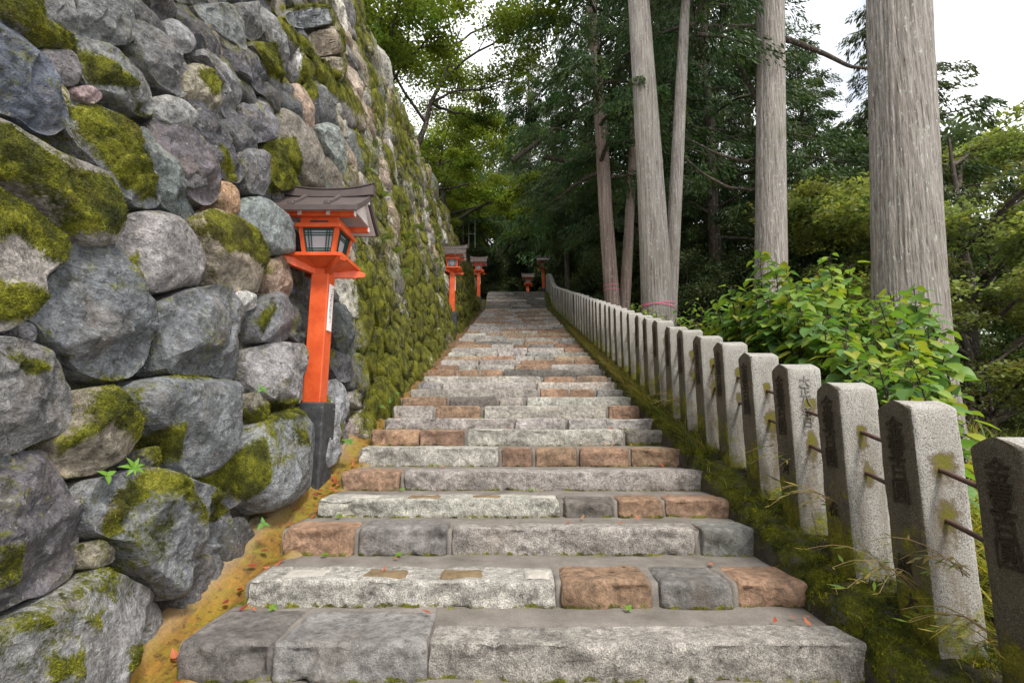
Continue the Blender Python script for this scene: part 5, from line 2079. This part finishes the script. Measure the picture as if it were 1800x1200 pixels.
tips = [(1635, 520, 4.6), (1600, 515, 4.7), (1580, 560, 4.4), (1620, 560, 4.3), (1650, 580, 4.3), (1590, 600, 4.0), (1640, 610, 4.0), (1570, 620, 3.8), (1610, 640, 3.6), (1560, 645, 3.5), (1520, 640, 3.4)]
shrub('leafy green shrub with tall shoot in front of the thickest trunk', stems_for(tips + [(x - 12 + sr.normal(0, 12), y + sr.uniform(5, 28), d - sr.uniform(0, .4)) for x, y, d in tips], .18, sr), 200, 6)
tips = [(1225, 560, 6.5), (1205, 545, 7.0), (1190, 560, 7.2), (1240, 535, 6.2), (1215, 530, 7.4), (1250, 550, 6.0)]
shrub('small loose shrub at the foot of the taped stout trunk', stems_for(tips, .15, sr), 0, 7, (.05, .10))
tips = [(1085, 537, 9.5), (1105, 535, 9.2), (1125, 545, 8.6), (1140, 553, 8.0), (1150, 548, 8.4), (1170, 556, 7.8)]
shrub('low bright weeds showing over the posts below the taped trunks', stems_for(tips, .12, sr), 0, 8, (.05, .11))


# ------------------------------------------------------------------ grass and bamboo grass
def blades(rg, P, L, W, lean, col, var=.25, seg=4, dirs=None):
    n = len(P)
    th = rg.uniform(0, 2 * np.pi, n) if dirs is None else dirs + rg.normal(0, .7, n)
    hd = np.stack([np.cos(th), np.sin(th), np.zeros(n)], -1)
    sd_ = np.stack([-np.sin(th), np.cos(th), np.zeros(n)], -1)
    L = L * rg.uniform(.6, 1.3, n)
    ln = lean * rg.uniform(.5, 1.4, n)
    rows = []
    for i in range(seg + 1):
        t = i / seg
        c = P + hd * (L * ln * t ** 1.7)[:, None] + np.array([0, 0, 1.0]) * (L * t * (1 - .38 * ln * t))[:, None]
        w = W * (1 - t) ** .7 * (0.6 + t * 1.2 if t < .4 else 1.0)
        rows += [c - sd_ * w, c + sd_ * w]
    V = np.stack(rows, 1)
    m = 2 * (seg + 1)
    Q = np.array([[2 * i, 2 * i + 1, 2 * i + 3, 2 * i + 2] for i in range(seg)])
    Q = (Q[None] + (np.arange(n) * m)[:, None, None]).reshape(-1, 4)
    c = np.array(col)[rg.integers(0, len(col), n)] * (1 + rg.normal(0, var, (n, 1)))
    T = np.repeat(np.clip(c, .004, .7), m, 0)
    return V.reshape(-1, 3), Q, T


def stuff_blades(name, sets):
    Vs, Qs, Ts, n = [], [], [], 0
    for V, Q, T in sets:
        Vs.append(V); Qs.append(Q + n); Ts.append(T); n += len(V)
    o = obj(name, np.vstack(Vs), np.vstack(Qs), M['leaf_big'], None, attrs={'tint': np.vstack(Ts)})
    return tag(o, kind='stuff')


gr = np.random.default_rng(31)


def on_ground(n, x0, x1, y0, y1, dz=0.0):
    x = gr.uniform(x0, x1, n); y = gr.uniform(y0, y1, n)
    return np.stack([x, y, terrain(x, y) + dz], -1)


YEL = [(.30, .26, .035), (.38, .27, .04), (.22, .23, .03), (.16, .20, .03), (.40, .33, .07), (.13, .17, .03)]
GRN = [(.09, .15, .025), (.12, .18, .03), (.07, .12, .03), (.16, .20, .03), (.20, .20, .04)]
DRY = [(.22, .17, .06), (.26, .21, .07), (.13, .13, .03), (.10, .13, .025), (.30, .20, .09)]
sets = [blades(gr, on_ground(2600, 2.05, 4.4, 1.3, 5.2), .40, .0065, .95, YEL),
        blades(gr, on_ground(1600, 2.0, 3.2, 1.4, 3.6), .46, .009, 1.1, YEL),
        blades(gr, on_ground(1400, 3.0, 6.5, 3.0, 8.0), .38, .006, .9, YEL + GRN),
        blades(gr, on_ground(2400, 2.0, 6.0, 5, 12), .38, .007, .7, GRN),
        blades(gr, on_ground(2200, 2.0, 7.0, 10, 24), .42, .010, .7, GRN)]
stuff_blades('grass', sets)


def on_kerb(n, x0, x1, y0, y1):
    x = gr.uniform(x0, x1, n); y = gr.uniform(y0, y1, n) 
    return np.stack([x, y, zf(y) + .03], -1)


sets = [blades(gr, on_kerb(1700, 1.46, 1.64, 5.6, 13.5), .20, .0045, 1.1, DRY, dirs=np.pi),
        blades(gr, on_kerb(420, 1.50, 1.66, 4.2, 6.4), .22, .004, 1.1, GRN + DRY, dirs=np.pi),
        blades(gr, on_kerb(260, 1.48, 1.6, 13, 20), .15, .006, 1.0, DRY, dirs=np.pi)]
sets.append(blades(gr, on_kerb(260, 1.47, 1.95, 1.5, 5.5), .10, .0035, 1.0, GRN + DRY))
sets.append(blades(gr, on_kerb(200, 1.83, 2.05, 1.5, 6.5), .26, .005, 1.0, YEL + GRN, dirs=np.pi * .9))
stuff_blades('kerb_grass', sets)
# dry bamboo-grass twigs leaning out between the posts
def sprig(label, px, py, d, n, seed, col, reach=.34):
    rg = np.random.default_rng(seed)
    b = at(px, py, d)
    t = empty('weed', b, label, 'weed')
    W, Vs, Qs, Ts, m = [], [], [], [], 0
    for i in range(n):
        th = np.pi + rg.normal(0, .55)
        e = b + np.array([math.cos(th) * reach, math.sin(th) * reach, rg.uniform(.02, .34) * reach]) * rg.uniform(.5, 1.15)
        P_ = limb(rg, b + rg.normal(0, .015, 3), e, .22, 8, .04)
        W.append(tube(P_, np.linspace(.0022, .0010, 8), 4))
        for k in range(3, 8):
            for s in (0, 1):
                if rg.random() < .35: continue
                p = P_[k]
                thl = th + rg.normal(0, .8)
                U = unit(np.array([[math.cos(thl), math.sin(thl), rg.uniform(-.4, .3)]]))
                N = unit(np.cross(U, np.cross(np.array([[0, 0, 1.0]]) + rg.normal(0, .3, (1, 3)), U)))
                l = rg.uniform(.018, .04)
                V, Q = leaf_quads(p + U * l, N, U, l, l * .20)
                Vs.append(V); Qs.append(Q + m); m += 4
                Ts.append(np.tile(np.array(col[int(rg.integers(0, len(col)))]) * rg.uniform(.8, 1.2), (4, 1)))
    w = merge(W)
    obj('stems', w[0], w[1], M['leaf_stem'], t)
    obj('leaves', np.vstack(Vs), np.vstack(Qs), M['leaf_big'], t, smooth=False, attrs={'tint': np.vstack(Ts)})
    return t


M['leaf_stem'] = simple('dry_stem', (.25, .17, .07), .7)
WG = [(.14, .20, .035), (.24, .24, .04), (.10, .16, .03), (.33, .26, .06)]
sprig('leafy weed hanging out from under the second complete post from the right', 1620, 1040, 2.25, 7, 1, WG, .42)
sprig('green weed sprig between the third and fourth posts from the right', 1490, 905, 2.75, 7, 2, WG, .40)
sprig('dry weed sprig at the foot of the fourth post from the right', 1440, 830, 3.2, 6, 3, WG + DRY, .36)
sprig('weed at the bottom right corner below the nearest post', 1770, 1140, 1.95, 6, 4, WG, .26)
sprig('arching grass tuft at the kerb beside the middle posts', 1215, 720, 5.1, 9, 5, GRN, .40)
sprig('dry weed growing against the bright front of the second post from the right', 1700, 1010, 2.05, 6, 6, WG + DRY, .3)


# ------------------------------------------------------------------ ferns, seedlings and fallen leaves
def seedling(name, label, p, nrm, n, L, W, col, seed, lobes=0, up=.04, group=None):
    rg = np.random.default_rng(seed)
    t = empty(name, p, label, 'plant', group)
    top = np.array(p) + np.array(nrm) * up
    V, Q = tube(np.array([p, (np.array(p) + top) / 2 + rg.normal(0, .004, 3), top]), .0018, 4)
    obj('stem', V, Q, M['leaf_stem'], t)
    for i in range(n):
        th = 2 * np.pi * (i + rg.uniform(-.12, .12)) / n + seed
        a = np.array([math.cos(th), math.sin(th), 0])
        nz_ = unit(np.array(nrm))
        e1 = unit(np.cross(nz_, [0, 0.3, 1.0])); e2 = np.cross(nz_, e1)
        d = e1 * math.cos(th) + e2 * math.sin(th) + nz_ * rg.uniform(.0, .45)
        l = L * rg.uniform(.75, 1.15)
        me = leaf_mesh(l, W * l, .2, .22, np.array(col) * rg.uniform(.85, 1.15), rg)
        o = link('leaf', me, t, top - np.array(p))
        o.rotation_mode = 'QUATERNION'
        o.rotation_quaternion = frame_quat(d, nz_ + np.array([0.2, -.2, .6]))
    return t


def wallp(px, py, out=.03):
    y, h = wall_uv(px, py)
    return wall_pt(y, h) + WNU * out


GL = (.17, .33, .045)
seedling('maple_seedling', 'bright star-leaved maple seedling on the boulders at the left', wallp(213, 828, .06), (.8, -.45, .35), 7, .050, .36, GL, 1, up=.04)
seedling('seedling', 'tiny green seedling sprouting left of the maple seedling', wallp(172, 842, .04), (.8, -.3, .4), 3, .04, .5, GL, 2)
seedling('seedling', 'three-leaved seedling at the gutter edge below the black lantern foot', wallp(446, 928, .04), (.6, -.5, .6), 3, .055, .55, (.13, .26, .06), 3, up=.04)
seedling('seedling', 'small seedling on the boulder joint above the three-leaved one', wallp(451, 690, .04), (.7, -.4, .5), 4, .045, .5, (.13, .25, .06), 4)
seedling('seedling', 'leafy seedling beside the black foot of the near lantern', wallp(585, 795, .10), (.5, -.4, .8), 6, .06, .5, (.12, .23, .05), 5, up=.10)
for i, (px, py) in enumerate([(672, 712), (685, 700), (660, 725)]):
    seedling('seedling', 'clump of small green leaves where wall and gutter meet past the near lantern', wallp(px, py, .05), (.5, -.4, .8), 7, .055, .5, (.13, .24, .045), 6 + i, up=.07, group='green clump by the gutter')
for i, (k, px) in enumerate([(3, 570), (4, 595), (5, 705), (3, 700), (6, 770), (9, 845), (2, 1105), (11, 770), (2, 480), (5, 935)]):
    y_ = YN[k] - .035
    x_ = at_nose(px, y_, ZN[k - 1])
    seedling('sprout', 'tiny green sprout in the joint at the foot of a step', (x_, y_, ZN[k - 1] - .008), (0, -.3, 1), 4, .030, .62, (.16, .28, .035), 20 + i, up=.018, group='sprouts on the steps')


def fern(seed):
    rg = np.random.default_rng(seed)
    Vs, Qs, Ts, m = [], [], [], 0
    for f in range(5):
        th = rg.uniform(-1.3, 1.3)
        d0 = np.array([.75, -.25, .25]) + np.array([0, math.sin(th), math.cos(th) * .6]) * .9
        d0 = unit(d0)
        n = 13
        for i in range(n):
            t = (i + 1) / n
            p = d0 * t * .22 + np.array([0, 0, -.11]) * t ** 2
            side = unit(np.cross(d0, [0.6, -.2, .7]))
            for s in (-1, 1):
                l = .032 * (1 - t) ** .6 * (0.5 + t * 2 if t < .25 else 1) + .004
                U = unit((side * s + d0 * .35 + [0, 0, -.15])[None])
                N = unit(np.cross(U, d0[None]))
                V, Q = leaf_quads((p + U[0] * l)[None], N, U, np.array([[l]]), np.array([[.0062]]))
                Vs.append(V); Qs.append(Q + m); m += 4
                Ts.append(np.tile(np.array((.15, .19, .05)) * rg.uniform(.8, 1.25), (4, 1)))
    return mesh('fronds', np.vstack(Vs), np.vstack(Qs), M['leaf_big'], False, {'tint': np.vstack(Ts)})


fm = [fern(i) for i in range(4)]
frr = np.random.default_rng(12)
fspots = [(690, 160), (650, 380), (655, 262), (668, 345), (700, 370), (722, 330), (745, 372), (765, 415), (712, 420), (735, 440), (690, 445), (760, 462), (610, 470), (640, 300), (720, 280), (600, 395), (705, 480), (668, 420), (725, 400), (750, 340)]
for i, (px, py) in enumerate(fspots):
    o = link('fern', fm[i % 4], None, wallp(px, py, .07))
    o.rotation_euler = (frr.normal(0, .3), 0, frr.normal(0, .4))
    s = frr.uniform(.6, 1.1); o.scale = (s, s, s)
    tag(o, 'small fern with pale green fronds growing from the mossy wall past the near lantern', 'fern', 'ferns on the mossy wall')


def dead_leaf(col, seed):
    rg = np.random.default_rng(seed)
    return leaf_mesh(.05, .020, .25, -.35, col, rg)


RED = [(.26, .045, .025), (.33, .07, .03), (.20, .04, .03), (.42, .13, .06)]
dl = []
for i, c in enumerate(RED + [(.30, .16, .08), (.62, .44, .06)]):
    me = dead_leaf(c, i)
    me.materials.clear(); me.materials.append(M['leaf_dry'])
    dl.append(me)
drr = np.random.default_rng(6)


def drop(me, p, nrm, s, label, group):
    o = link('fallen_leaf', me, None, p)
    a = drr.uniform(0, 2 * np.pi)
    o.rotation_mode = 'QUATERNION'
    nn = np.array(nrm) + drr.normal(0, .15, 3)
    o.rotation_quaternion = frame_quat((math.cos(a), math.sin(a), .3 * math.sin(a)), nn)
    o.scale = (s * drr.uniform(.9, 1.5), s, s)
    return tag(o, label, 'leaf', group)


gn = (-.1, -S, 1)
for i in range(120):
    y_ = 1.9 + 8 * drr.random() ** 1.5
    x_ = -1.42 + drr.normal(0, .055)
    z_ = S * y_ - .035 + float(np.interp(x_, [-1.6, -1.53, -1.47, -1.42, -1.38, -1.345], [-.075, -.112, -.130, -.130, -.110, -.10])) + .032
    drop(dl[int(drr.integers(0, 4))], (x_, y_, z_), gn, drr.uniform(.7, 1.2), 'small red fallen leaf lying in the ochre gutter', 'red leaves in the gutter')
drop(dl[5], (-1.41, 2.86, S * 2.86 - .10), gn, 1.5, 'pale yellow fallen leaf among red ones in the gutter', None)
for i in range(60):
    k = int(drr.integers(1, 13))
    right = drr.random() < .65
    x_ = drr.uniform(.5, 1.42) if right else drr.uniform(-1.15, .5)
    y_ = YN[k] + drr.uniform(.05, YN[k + 1] - YN[k] - .03)
    drop(dl[int(drr.choice([3, 4, 4, 3, 1]))], (x_, y_, ZN[k] + .008), (0, 0, 1), drr.uniform(.55, .95), 'small dry brown leaf fallen on the stone steps', 'dry leaves on the steps')
print('objects', len(bpy.data.objects), 'tris', sum(len(m.polygons) for m in bpy.data.meshes))
